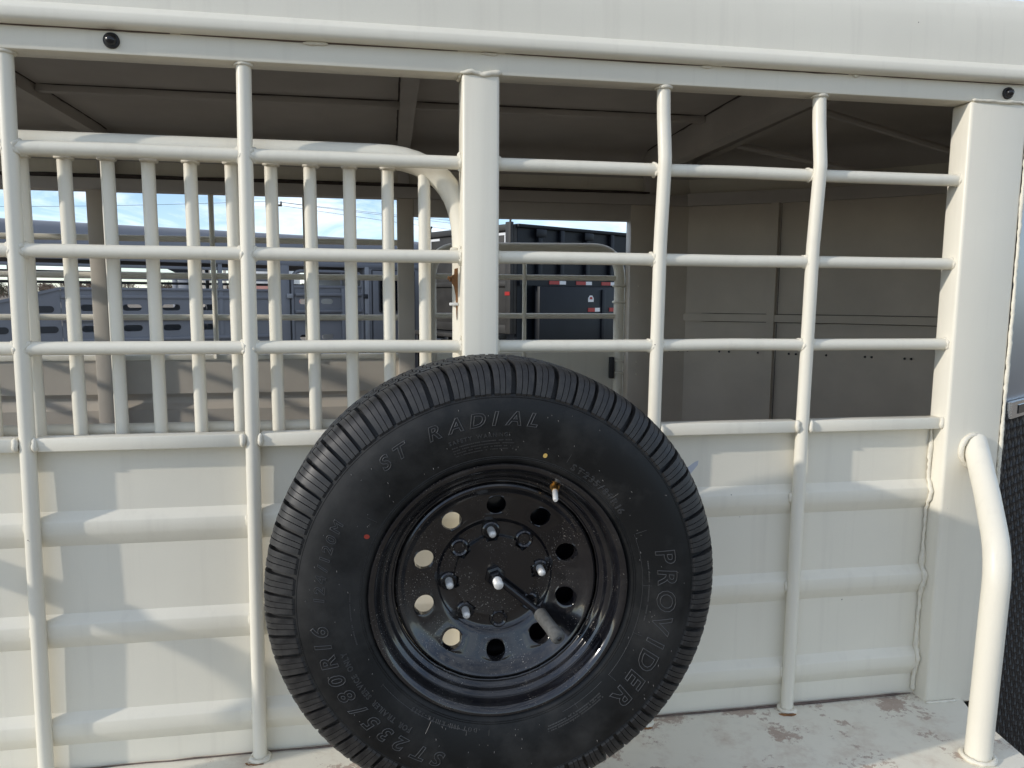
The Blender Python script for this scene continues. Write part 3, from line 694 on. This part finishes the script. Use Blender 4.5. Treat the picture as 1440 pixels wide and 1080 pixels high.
# ---- rim
rimP = [(.2045, -.060), (.2060, -.080), (.2100, -.0865), (.2165, -.0925), (.2205, -.0965), (.2217, -.1000), (.2203, -.1025), (.2170, -.1028), (.2130, -.1005), (.2085, -.0955), (.2055, -.0890), (.2035, -.0815), (.2015, -.0765), (.1980, -.0735), (.1945, -.0715), (.1925, -.0680), (.1905, -.0630), (.1875, -.0600), (.1840, -.0585), (.1820, -.0560), (.1808, -.0500), (.1800, -.0300), (.1800, .050), (.198, .075), (.218, .098), (.215, .100), (.194, .078)]
rim = part('rim', lathe(rimP, 144, WC), 'rim', W, 45, label='glossy black painted steel rim with ten hand holes')
def disc_y(r):
    K = [(.040, -.0180), (.060, -.0180), (.0900, -.0180), (.0970, -.0190), (.1010, -.0215), (.1040, -.0250), (.1085, -.0275), (.134, -.0365), (.1530, -.0435), (.1600, -.0480), (.1650, -.0525), (.1690, -.0560), (.1725, -.0575), (.1755, -.0560), (.1780, -.0500), (.1800, -.0420)]
    for i in range(len(K) - 1):
        if K[i][0] <= r <= K[i + 1][0]:
            t = (r - K[i][0]) / (K[i + 1][0] - K[i][0]); return K[i][1] + t * (K[i + 1][1] - K[i][1])
    return K[-1][1]
RI, RO_, RH, RHO = .1110, .1550, .1335, .0172
inn = [.040, .060, .080, .0900, .0935, .0970, .0990, .1010, .1025, .1040, .1062, .1085, RI]
outr = [RO_, .1575, .1600, .1625, .1650, .1670, .1690, .1708, .1725, .1740, .1755, .1768, .1780, .1790, .1800]
NS = 120
disc = merge(lathe([(r, disc_y(r)) for r in inn], NS, WC), lathe([(r, disc_y(r)) for r in outr], NS, WC))
# annulus with ten round hand holes; each sector's border matches the lathe's 120 divisions
per = NS // 10
for h in range(10):
    ac = pi / 2 + 2 * pi * h / 10; aw = pi / 10
    border = []
    for k in range(per): border.append((ac - aw + 2 * aw * k / per, RI))
    for k in range(6): border.append((ac + aw, RI + (RO_ - RI) * k / 6))
    for k in range(per): border.append((ac + aw - 2 * aw * k / per, RO_))
    for k in range(6): border.append((ac - aw, RO_ - (RO_ - RI) * k / 6))
    n = len(border); v = []; f = []
    hx, hz = RH * cos(ac), RH * sin(ac); ringsn = 5
    for q in range(ringsn + 1):
        t = q / ringsn
        for a, r in border:
            bx_, bz_ = r * cos(a), r * sin(a); an = atan2(bz_ - hz, bx_ - hx)
            cx_, cz_ = hx + RHO * cos(an), hz + RHO * sin(an)
            x = bx_ + (cx_ - bx_) * t; z = bz_ + (cz_ - bz_) * t; rr_ = sqrt(x * x + z * z)
            lip = .0012 if q == ringsn - 1 else 0
            v.append((WC.x + x, WC.y + disc_y(min(max(rr_, RI), RO_)) - lip, WC.z + z))
    for a, r in border:     # rolled-in wall of the hole
        bx_, bz_ = r * cos(a), r * sin(a); an = atan2(bz_ - hz, bx_ - hx)
        v.append((WC.x + hx + RHO * .97 * cos(an), WC.y - .0270, WC.z + hz + RHO * .97 * sin(an)))
    for q in range(ringsn + 1):
        for k in range(n): f.append((q * n + k, q * n + (k + 1) % n, (q + 1) * n + (k + 1) % n, (q + 1) * n + k))
    disc.add(v, f)
bmw = bmesh.new(); _m = bpy.data.meshes.new('t'); _m.from_pydata(disc.v, [], disc.f); bmw.from_mesh(_m); bmesh.ops.remove_doubles(bmw, verts=bmw.verts[:], dist=2e-5); bmw.verts.index_update()
disc = G().add([v.co[:] for v in bmw.verts], [[v.index for v in f.verts] for f in bmw.faces]); bmw.free(); bpy.data.meshes.remove(_m)
dc = part('wheel_disc', disc, 'rim', W, 40)
for i, a in enumerate(lugs):
    c = (WC.x + LR * cos(a), WC.z + LR * sin(a))
    part('lug_hole', lathe([(.0175, -.0175), (.0160, -.0220), (.0135, -.0235), (.0105, -.0215), (.0092, -.0165), (.0003, -.0163)], 20, (c[0], WC.y, c[1])), 'rim', dc, 40)
part('weld_bead', bead([(WC.x + .1815 * cos(2 * pi * k / 60), WC.y - .0525, WC.z + .1815 * sin(2 * pi * k / 60)) for k in range(61)], .0030, 8, .008), 'rim', rim, 80)
va = radians(61); vc = Vector((WC.x + .199 * cos(va), WC.y - .070, WC.z + .199 * sin(va))); vd = Vector((-.25 * cos(va) - .05, -.95, -.25 * sin(va) - .12)).normalized()
vst = part('valve_stem', tube([vc, vc + vd * .006, vc + vd * .006, vc + vd * .018], [.0088, .0084, .0062, .0056], 14), 'brass', W, 40)
part('valve_cap', tube([vc + vd * .018, vc + vd * .019, vc + vd * .043, vc + vd * .046], [.0040, .0047, .0045, .0030], 14), 'zinc', vst, 40)

# ================================================================ CLAMP HANDLE (crank that holds the wheel on its bracket)
H = thing('clamp_handle', 'black crank handle with grey grip clamping plate over the wheel hub', 'handle', (WC.x, WC.y - .05, WC.z))
pts = []
for k in range(360):
    a = 2 * pi * k / 360; r = .0735 - .001 * (k % 45 > 22)
    for lg in lugs:
        if abs((a - lg + pi) % (2 * pi) - pi) < radians(9): r = .0655
    pts.append((WC.x + r * cos(a), WC.z + r * sin(a)))
part('clamp_plate', prism(pts, WC.y - .0195, WC.y - .0270), 'rim', H, 30)
part('nut', lathe([(.0003, -.027), (.0190, -.027), (.0190, -.032), (.0145, -.0335), (.0145, -.046), (.0118, -.0485), (.0003, -.0485)], 6, WC, a0=.3), 'blackgloss', H, 25)
rod = G(); pth = []; rr = []
for k in range(28):
    pth.append((WC.x, WC.y - .042 - k * .0011, WC.z)); rr.append(.0084 if k % 2 else .0076)
rr[-1] = .0066
part('threaded_rod', tube(pth, rr, 16), 'zinc', H, 60)
ya = WC.y - .040
e1 = Vector((WC.x + .076, ya - .006, WC.z - .064))
part('crank_arm', tube([(WC.x + .008, ya, WC.z - .006), (WC.x + .042, ya - .002, WC.z - .035), e1], .0066, 14), 'blackgloss', H, 50)
part('collar', tube([e1 + Vector((-.004, .004, .004)), e1 + Vector((.004, -.006, -.004))], .0095, 12), 'blackgloss', H, 50)
gdir = Vector((.30, -.92, -.26)).normalized(); g0 = e1 + gdir * .003
part('grip', tube([g0, g0 + gdir * .002, g0 + gdir * .04, g0 + gdir * .066, g0 + gdir * .070, g0 + gdir * .072], [.0108, .0122, .0116, .0130, .0118, .0080], 20), 'grip', H, 50)
part('grip_rivet', tube([g0 + gdir * .0715, g0 + gdir * .074], [.0045, .0030], 10), 'blackgloss', H, 50)

WSC = 1.06      # the wheel is a little larger than first drawn
WL2 = Vector((.1919, -.2879, 1.0932))
for e_ in (W, H):
    off_ = Vector(e_.location) - WC
    e_.location = WL2 + off_ * WSC; e_.scale = (WSC,) * 3
tg = tagged('paper_tag', prism([(.588, 1.268), (.612, 1.285), (.620, 1.288), (.619, 1.279), (.600, 1.256)], -.250, -.2492), 'tag', 'small pale blue tag sticking out behind the right edge of the tyre', 'tag', origin=(.590, -.25, 1.26), smooth=0)

# ================================================================ GREY TRAILER BEHIND
GP = Vector((-3.99, 6.87, 0)); GD = Vector((.88066605, .4737376, 0)); GN = Vector((-.4737376, .88066605, 0))
def L2W(g, P, D, N):
    return G().add([tuple(P + D * x + N * y + Vector((0, 0, z))) for x, y, z in g.v], g.f)
def gt(g): return L2W(g, GP, GD, GN)
GT = thing('grey_stock_trailer', 'long grey stock trailer with slotted side panels parked behind the bars', 'trailer', tuple(GP))
U0, U1, GWD = -5.0, 5.15, 2.0
# roof shell with rounded shoulders
rp_ = [(0, 2.02), (0, 2.26), (.03, 2.33), (.09, 2.37), (.3, 2.40), (1.0, 2.42), (1.7, 2.40), (1.91, 2.37), (1.97, 2.33), (2.0, 2.26), (2.0, 2.02)]
part('roof', gt(sheet([[(u, y, z) for y, z in rp_] for u in (U0, U1)])), 'grey', GT, 40, solid=.02)
part('roof_trim', gt(box(U0, U1, -.03, .02, 1.985, 2.045, .006)), 'grey', GT); part('roof_trim', gt(box(U0, U1, 1.98, 2.03, 1.985, 2.045, .006)), 'grey', GT)
part('roof_underside', gt(box(U0, 4.1, .03, 1.97, 2.00, 2.02)), 'greydark', GT)
for y in (.0, 2.0):
    for z in ((1.925, 1.80) if y == 0 else (1.90, 1.765)):
        part('slat_bar', gt(box(U0, 4.1 if y else 2.96, y - .012, y + .012, z - .018, z + .018, .004)), 'grey', GT)
    for u in ((-3.2, -1.5, 2.2) if y == 0 else (-3.0, -1.4, .2, 1.45, 2.6)):
        part('side_post', gt(box(u, u + .05, y - .022, y + .022, .5, 2.0, .004)), 'grey', GT)
# slotted panel pieces: plain strips plus pieces between the slots with half-round ends
def slot_row(u0, u1, z, h, slots, y0, y1):
    """pieces between consecutive slots; slot = (centre, half-length); ends are half circles of radius h"""
    edges = [(u0, None)] + slots + [(u1, None)]; out = []
    for i in range(len(edges) - 1):
        a, b = edges[i], edges[i + 1]; pts = []
        if a[1] is None: pts += [(a[0], z + h), (a[0], z - h)]
        else:
            pts += [(a[0], z + h)] + [(a[0] + a[1] - h + h * cos(t), z + h * sin(t)) for t in [pi / 2 - pi * k / 8 for k in range(9)]] + [(a[0], z - h)]
        if b[1] is None: pts += [(b[0], z - h), (b[0], z + h)]
        else:
            pts += [(b[0], z - h)] + [(b[0] - b[1] + h + h * cos(t), z + h * sin(t)) for t in [-pi / 2 - pi * k / 8 for k in range(9)]] + [(b[0], z + h)]
        out.append(prism(pts, y0, y1))
    return out
def slotted(u0, u1, rowsz, ztop, h, y0, y1, parent, pitch, phase, hl):
    slots = []; u = phase
    while u < u1 - hl - .03:
        if u > u0 + hl + .03: slots.append((u, hl))
        u += pitch
    z = ztop
    for zr in rowsz:
        part('panel_strip', gt(box(u0, u1, y0, y1, zr + h, z)), 'grey', parent, 0)
        for q in slot_row(u0, u1, zr, h, slots, y0, y1): part('panel_strip', gt(q), 'grey', parent, 0)
        z = zr - h
        part('panel_rib', gt(box(u0, u1, y0 - .035, y0 - .001, zr - .150, zr - .110, .008)), 'grey', parent)
    part('panel_strip', gt(box(u0, u1, y0, y1, .45, z)), 'grey', parent, 0)
for y0, par in ((-.012, GT), (2.0, GT)):
    slotted(.54, 2.96, (1.460, 1.225, .99), 1.655, .036, y0, y0 + .012, par, .418, .82, .10)
part('panel_cap', gt(box(.54, 2.96, -.03, .0, 1.655, 1.685, .005)), 'grey', GT)
part('panel_rib', gt(box(.54, 2.96, -.028, -.013, 1.56, 1.60, .006)), 'grey', GT)
part('end_panel', gt(prism([(-.9, .45), (.535, .45), (.535, 1.655), (-.05, 1.50), (-.9, 1.36)], -.012, 0)), 'grey', GT)
part('panel_cap', gt(prism([(-.9, 1.36), (-.05, 1.50), (.535, 1.655), (.535, 1.685), (-.06, 1.53), (-.9, 1.39)], -.03, .0)), 'grey', GT)
for u, z in ((.37, 1.445), (-.05, 1.225), (.40, 1.225), (.37, .985)):
    part('slot_opening', gt(prism([(u - .065 + .036 * cos(t), z + .036 * sin(t)) for t in [pi / 2 + pi * k / 8 for k in range(9)]] + [(u + .065 + .036 * cos(t), z + .036 * sin(t)) for t in [-pi / 2 + pi * k / 8 for k in range(9)]], -.0155, -.0125)), 'greydark', GT)
part('gate_post', gt(box(2.965, 3.085, -.03, .06, .45, 2.0, .008)), 'grey', GT)
# side gate with rounded top
sgate = part('side_gate', gt(tube(fillet([(3.13, .0, .5), (3.13, .0, 1.925), (4.12, .0, 1.925), (4.12, .0, .5)], .14), .024, 12)), 'grey', GT, 50)
slotted_par = sgate
slotted(3.155, 3.83, (1.53, 1.06), 1.715, .036, -.010, .002, sgate, .30, 3.30, .085)
part('gate_skin', gt(box(3.835, 4.10, -.010, .002, .45, 1.715)), 'grey', sgate)
part('gate_rail', gt(box(3.14, 4.11, -.022, .01, 1.705, 1.740, .005)), 'grey', sgate)
for u in (3.42, 3.80): part('gate_mullion', gt(box(u, u + .022, -.018, .01, 1.74, 1.91, .003)), 'grey', sgate)
part('gate_stile', gt(box(3.80, 3.86, -.050, -.011, .5, 1.705, .006)), 'grey', sgate)
for z in (1.62, 1.40, 1.30): part('gate_rib', gt(box(3.16, 4.10, -.042, -.011, z - .02, z + .02, .008)), 'grey', sgate)
for z in (1.60, 1.33): part('hinge', gt(box(4.13, 4.19, -.045, -.005, z - .03, z + .03, .006)), 'greydark', sgate)
part('gate_seal', gt(box(3.088, 3.102, -.02, .0, .5, 1.88)), 'greydark', sgate)
part('gate_hasp', gt(box(3.04, 3.12, -.055, -.031, 1.57, 1.63, .008)), 'greylite', sgate)
# tack room with door and window
tk = part('tack_wall', gt(box(4.15, 5.15, -.02, 1.99, .45, 2.01, .004)), 'grey', GT)
part('corner_strip', gt(box(4.15, 4.21, -.034, -.021, .45, 2.0, .004)), 'greylite', tk)
dr = part('tack_door', gt(box(4.27, 4.93, -.036, -.0205, .55, 1.955, .012)), 'grey', GT)
for a, b in ((4.255, 4.268), (4.932, 4.945)): part('door_gap', gt(box(a, b, -.0225, -.0205, .55, 1.96)), 'greydark', dr)
part('door_gap', gt(box(4.268, 4.932, -.0225, -.0205, 1.957, 1.97)), 'greydark', dr)
part('door_window', gt(box(4.365, 4.72, -.0425, -.0365, 1.385, 1.875, .0028)), 'glass', dr)
part('window_frame', gt(tube(fillet([(4.365, -.040, 1.45), (4.365, -.040, 1.875), (4.72, -.040, 1.875), (4.72, -.040, 1.385), (4.365, -.040, 1.385), (4.365, -.040, 1.46)], .05, 6), .012, 8)), 'greydark', dr, 60)
part('door_handle', gt(box(4.49, 4.585, -.062, -.0365, 1.03, 1.21, .02, 3)), 'greydark', dr)
part('handle_lever', gt(box(4.525, 4.555, -.075, -.0625, 1.06, 1.18, .006)), 'chrome', dr)
part('door_bumper', gt(lathe([(.035, 0), (.034, -.03), (.02, -.04), (.0003, -.042)], 12, (4.80, -.0365, 1.62))), 'greydark', dr)
# tapering nose with stone guard and conspicuity tape
part('nose_upper', gt(prism([(5.15, -.02), (5.55, .10), (5.95, .45), (6.05, 1.0), (5.95, 1.55), (5.55, 1.90), (5.15, 1.99)], 1.86, 2.38, 'z')), 'greylite', GT, 20)
part('nose_guard', gt(prism([(5.15, -.021), (5.55, .098), (5.953, .448), (6.053, 1.0), (5.953, 1.552), (5.55, 1.902), (5.15, 1.991)], 1.63, 1.858, 'z')), 'plate', GT, 20)
part('nose_lower', gt(prism([(5.15, -.02), (5.55, .10), (5.95, .45), (6.05, 1.0), (5.95, 1.55), (5.55, 1.90), (5.15, 1.99)], .8, 1.628, 'z')), 'greylite', GT, 20)
def on_nose(u0, u1, z0, z1, d):    # plates that follow the first facet of the nose
    a = Vector((.4, .12, 0)).normalized(); n = Vector((.12, -.4, 0)).normalized()
    P = [Vector((5.15, -.02, 0)) + a * u + n * dd for u in (u0, u1) for dd in (.001, d)]
    return gt(G().add([(p.x, p.y, z) for z in (z0, z1) for p in P], [(0, 1, 3, 2), (4, 6, 7, 5), (0, 4, 5, 1), (1, 5, 7, 3), (3, 7, 6, 2), (2, 6, 4, 0)]))
for k in range(3):
    part('tape_red', on_nose(.04 + k * .14, .115 + k * .14, 1.49, 1.54, .004), 'tapered', GT, 0); part('tape_white', on_nose(.118 + k * .14, .165 + k * .14, 1.49, 1.54, .004), 'tapewhite', GT, 0)
part('floor', gt(box(U0, U1, .0, 1.99, .40, .449)), 'darkin', GT)
for u in (1.0, 1.9):
    wv_ = part('wheel', gt(tube([(u, -.06, .38), (u, .16, .38)], [.38, .38], 32)), 'tread', GT, 30); part('hub', gt(tube([(u, -.075, .38), (u, -.061, .38)], [.20, .21], 24)), 'greylite', wv_, 30)

# ================================================================ BLACK DUMP TRAILER
DP = Vector((1.395, 6.44, 0)); DD = Vector((.85985474, .51053875, 0)); DN = Vector((-.51053875, .85985474, 0))
def dt(g): return L2W(g, DP, DD, DN)
DT = thing('dump_trailer', 'black high-sided dump trailer with red and white tape strips along its side', 'trailer', tuple(DP))
LEN, WID = 4.3, 1.75
part('side_wall', dt(box(0, LEN, 0, .04, 1.10, 2.36)), 'dump', DT); part('side_wall', dt(box(0, LEN, WID - .04, WID, 1.10, 2.36)), 'dump', DT)
part('top_rail', dt(box(-.02, LEN, -.045, .06, 2.362, 2.40, .006)), 'dump', DT); part('top_rail', dt(box(-.02, LEN, WID - .06, WID + .03, 2.362, 2.40, .006)), 'dump', DT)
for u in (.30, .64, 1.06, 1.48, 1.90, 2.32, 2.74): part('stake_rib', dt(box(u - .03, u + .03, -.05, -.001, 1.10, 2.36, .006)), 'dump', DT)
for u in (.30, 1.06): part('tarp_bracket', dt(box(u - .075, u + .075, -.07, -.051, 2.27, 2.355, .008)), 'dump', DT)
part('tarp_bracket', dt(box(.22, .40, -.09, -.052, 2.03, 2.07, .008)), 'dump', DT)
part('bed_floor', dt(box(0, LEN, .045, WID - .045, 1.08, 1.10)), 'dumpend', DT)
eg2 = part('tailgate', dt(box(-.05, -.005, .0, WID, 1.20, 2.39, .004)), 'dumpend', DT)
for z0, z1 in ((2.33, 2.40), (2.08, 2.16), (1.20, 1.30), (1.72, 1.78)): part('gate_crossbar', dt(box(-.085, -.051, .03, WID - .03, z0, z1, .008)), 'dumpend', eg2)
for y in (.0, WID - .10, WID / 2 - .04): part('gate_stile', dt(box(-.100, -.0515, y, y + .09, 1.20, 2.42, .008)), 'dumpend', eg2)
for y0, y1, y2 in ((.13, .34, .155), (WID - .13, WID - .34, WID - .155)):
    part('corner_tape', dt(box(-.056, -.0505, min(y0, y1), max(y0, y1), 2.285, 2.312)), 'tapewhite', eg2, 0)
    part('corner_tape', dt(box(-.056, -.0505, min(y0, y2), max(y0, y2), 2.19, 2.283)), 'tapewhite', eg2, 0)
part('gate_hook', dt(tube([(-.06, .05, 2.40), (-.06, .05, 2.44), (-.04, .05, 2.47), (-.06, .05, 2.50)], .012, 8)), 'dump', DT); part('gate_hook', dt(tube([(-.06, WID - .15, 2.40), (-.06, WID - .15, 2.44), (-.04, WID - .15, 2.47)], .012, 8)), 'dump', DT)
part('side_rail', dt(box(0, LEN, -.052, -.0505, 1.735, 1.80)), 'dump', DT)
for u in (.43, .86, 1.29, 1.72, 2.15):
    part('tape_red', dt(box(u, u + .16, -.058, -.0522, 1.752, 1.792)), 'tapered', DT, 0); part('tape_white', dt(box(u + .162, u + .262, -.058, -.0522, 1.752, 1.792)), 'tapewhite', DT, 0)
fn = part('fender_panel', dt(box(.20, 1.62, -.15, -.06, .75, 1.73, .012)), 'dump', DT)
part('fender_divider', dt(box(1.19, 1.25, -.168, -.1505, .9, 1.70, .005)), 'dump', fn)
for u in (.965, 1.33):
    part('tape_red', dt(box(u, u + .115, -.156, -.1505, 1.44, 1.485)), 'tapered', fn, 0); part('tape_white', dt(box(u + .117, u + .20, -.156, -.1505, 1.44, 1.485)), 'tapewhite', fn, 0)
part('sticker', dt(prism([(.965, 1.555), (1.055, 1.555), (1.055, 1.595), (1.03, 1.63), (.995, 1.63), (.965, 1.60)], -.156, -.1505)), 'tapewhite', fn, 0)
part('sticker_mark', dt(prism([(.985, 1.585), (1.035, 1.585), (1.028, 1.612), (.992, 1.612)], -.158, -.1562)), 'tapered', fn, 0)
part('end_tape', dt(box(-.106, -.1007, .005, .085, 1.625, 1.665)), 'tapered', DT, 0)
part('rear_bumper', dt(box(-.35, -.06, .1, WID - .1, 1.14, 1.19, .01)), 'dumpend', DT); part('rear_step', dt(box(-.40, -.1, .15, WID - .15, .92, .98, .01)), 'dumpend', DT)
for y in (.15, .85, WID - .25): part('bumper_leg', dt(box(-.33, -.10, y, y + .08, .55, 1.139, .008)), 'dump', DT)
part('chassis', dt(box(-.05, LEN + .8, .35, WID - .35, .85, 1.079)), 'dump', DT)
part('lift_ram', dt(tube([(1.42, -.40, 1.14), (1.75, -.42, 1.40)], .035, 12)), 'chrome', DT, 50)
for u in (.55, 1.30):
    wv_ = part('wheel', dt(tube([(u, -.33, .38), (u, -.07, .38)], .38, 28)), 'tread', DT, 30)

# ================================================================ FARTHER THINGS
ST = thing('stake_trailer', 'pale slatted stake-side trailer in sunlight seen through the grey trailer', 'trailer', (-4.6, 17.6, 0))
for k in range(13):
    x = -4.5 + k * .125; part('stake', box(x - .45, x - .38, 17.48 + k * -.02, 17.51 + k * -.02, 1.2, 2.36, .004), 'paleslat', ST)
for z in (1.25, 2.34): part('stake_rail', box(-5.05, -3.3, 17.50, 17.56, z, z + .07, .005), 'grey', ST)
part('deck', box(-5.05, -3.3, 17.6, 19.0, .95, 1.10, .01), 'grey', ST)
for x in (-4.65, -3.75): part('wheel', tube([(x, 17.5, .38), (x, 17.75, .38)], .38, 20), 'tread', ST, 30)
BN = thing('gooseneck_hitch', 'black gooseneck hitch of a flatbed seen through the slats', 'trailer', (-4.3, 13.4, 0))
part('neck', prism([(-4.42, 2.30), (-3.55, 2.30), (-3.55, 1.95), (-3.85, 1.95), (-4.05, 2.05), (-4.36, 2.20)], 13.35, 13.6), 'dump', BN, 0)
part('coupler', box(-3.95, -3.78, 13.4, 13.55, 1.15, 1.949, .01), 'greylite', BN); part('landing_leg', box(-3.65, -3.55, 13.4, 13.55, .0, 1.949, .01), 'dump', BN); part('landing_leg', box(-4.06, -3.99, 13.4, 13.55, .0, 1.95, .01), 'greylite', BN)
part('flat_deck', box(-3.55, 1.5, 13.2, 15.4, .80, .95, .01), 'dump', BN)
CB = thing('cargo_box', 'white box trailer with a faded red lower band behind the grey gate', 'trailer', (-3.2, 19.4, 0))
part('box_body', box(-3.9, -2.6, 19.3, 21.3, 1.90, 2.45, .02), 'white', CB); part('red_band', box(-3.9, -2.6, 19.3, 21.3, .7, 1.899, .02), 'pinkboard', CB)
part('axle', box(-3.6, -2.9, 19.5, 21.1, .3, .699, .02), 'dump', CB)
for x in (-3.6, -2.9): part('wheel', tube([(x - .1, 19.6, .33), (x + .1, 19.6, .33)], .33, 18), 'tread', CB, 30)
# utility pole and wires
PX, PY = -6.95, 46.1
UPo = thing('utility_pole', 'thin wooden utility pole with a short crossarm beyond the trailers', 'pole', (PX, PY, 0))
part('pole_shaft', tube([(PX, PY, 0), (PX, PY, 7.25)], [.16, .10], 12), 'wood', UPo)
part('crossarm', box(PX - .1, PX + .6, PY - .06, PY + .06, 6.95, 7.07, .01), 'wood', UPo)
for dx in (0, .28, .55): part('insulator', tube([(PX + dx, PY, 7.07), (PX + dx, PY, 7.25)], [.06, .04], 8), 'greydark', UPo)
def wire(a, b, sag, label, r=.012):
    a = Vector(a); b = Vector(b); P = []
    for k in range(25):
        t = k / 24; p = a.lerp(b, t); p.z -= sag * 4 * t * (1 - t); P.append(p)
    tagged('power_line', tube(P, r, 6), 'wire', label, 'cable', 'power lines', tuple(a))
wire((PX, PY, 7.25), (-60, 56, 8.2), .8, 'topmost power line running left from the utility pole')
wire((PX, PY, 7.25), (40, 82, 4.6 + 4), .5, 'topmost power line running right from the utility pole')
wire((PX + .28, PY, 7.22), (40, 82.6, 7.9), .5, 'middle power line running right from the utility pole')
wire((PX + .55, PY, 7.0), (40, 83.2, 6.6), .5, 'lowest power line running right from the utility pole')
wire((-48, 70, 8.4), (20, 62, 5.6), .2, 'low power line just above the grey trailer roof')
# bare winter trees along the horizon
rnd = random.Random(21); tw = G(); ev = G()
def twigs(g, cx, cy, h, wd, n):
    for _ in range(n):
        t = rnd.random() ** .7; z = h * t; sp = wd * (1 - .55 * t) * .5
        x = cx + rnd.gauss(0, sp * .7); y = cy + rnd.gauss(0, sp * .7); l = rnd.uniform(.5, 1.5); a = rnd.uniform(0, 2 * pi); k = rnd.uniform(.10, .26)
        dx, dy, dz = l * .5 * cos(a), l * .5 * sin(a), l * rnd.uniform(.3, 1.0)
        g.add([(x, y, z), (x + k, y, z), (x + dx, y + dy, z + dz)], [(0, 1, 2)])
for k in range(120):
    x = -190 + k * 2.1 + rnd.uniform(-1, 1); y = 265 + rnd.uniform(-10, 18)
    twigs(tw if rnd.random() < .85 else ev, x, y, rnd.uniform(3.0, 5.4), rnd.uniform(3.5, 6), 420)
for nm, g, mt in (('tree_line', tw, 'twig'), ('evergreen_line', ev, 'evergreen')):
    o = tagged(nm, g, mt, 'bare brown winter trees along the horizon' if nm == 'tree_line' else 'few dull green evergreens among the bare trees on the horizon', 'trees', smooth=0, fix=False); o['kind'] = 'stuff'
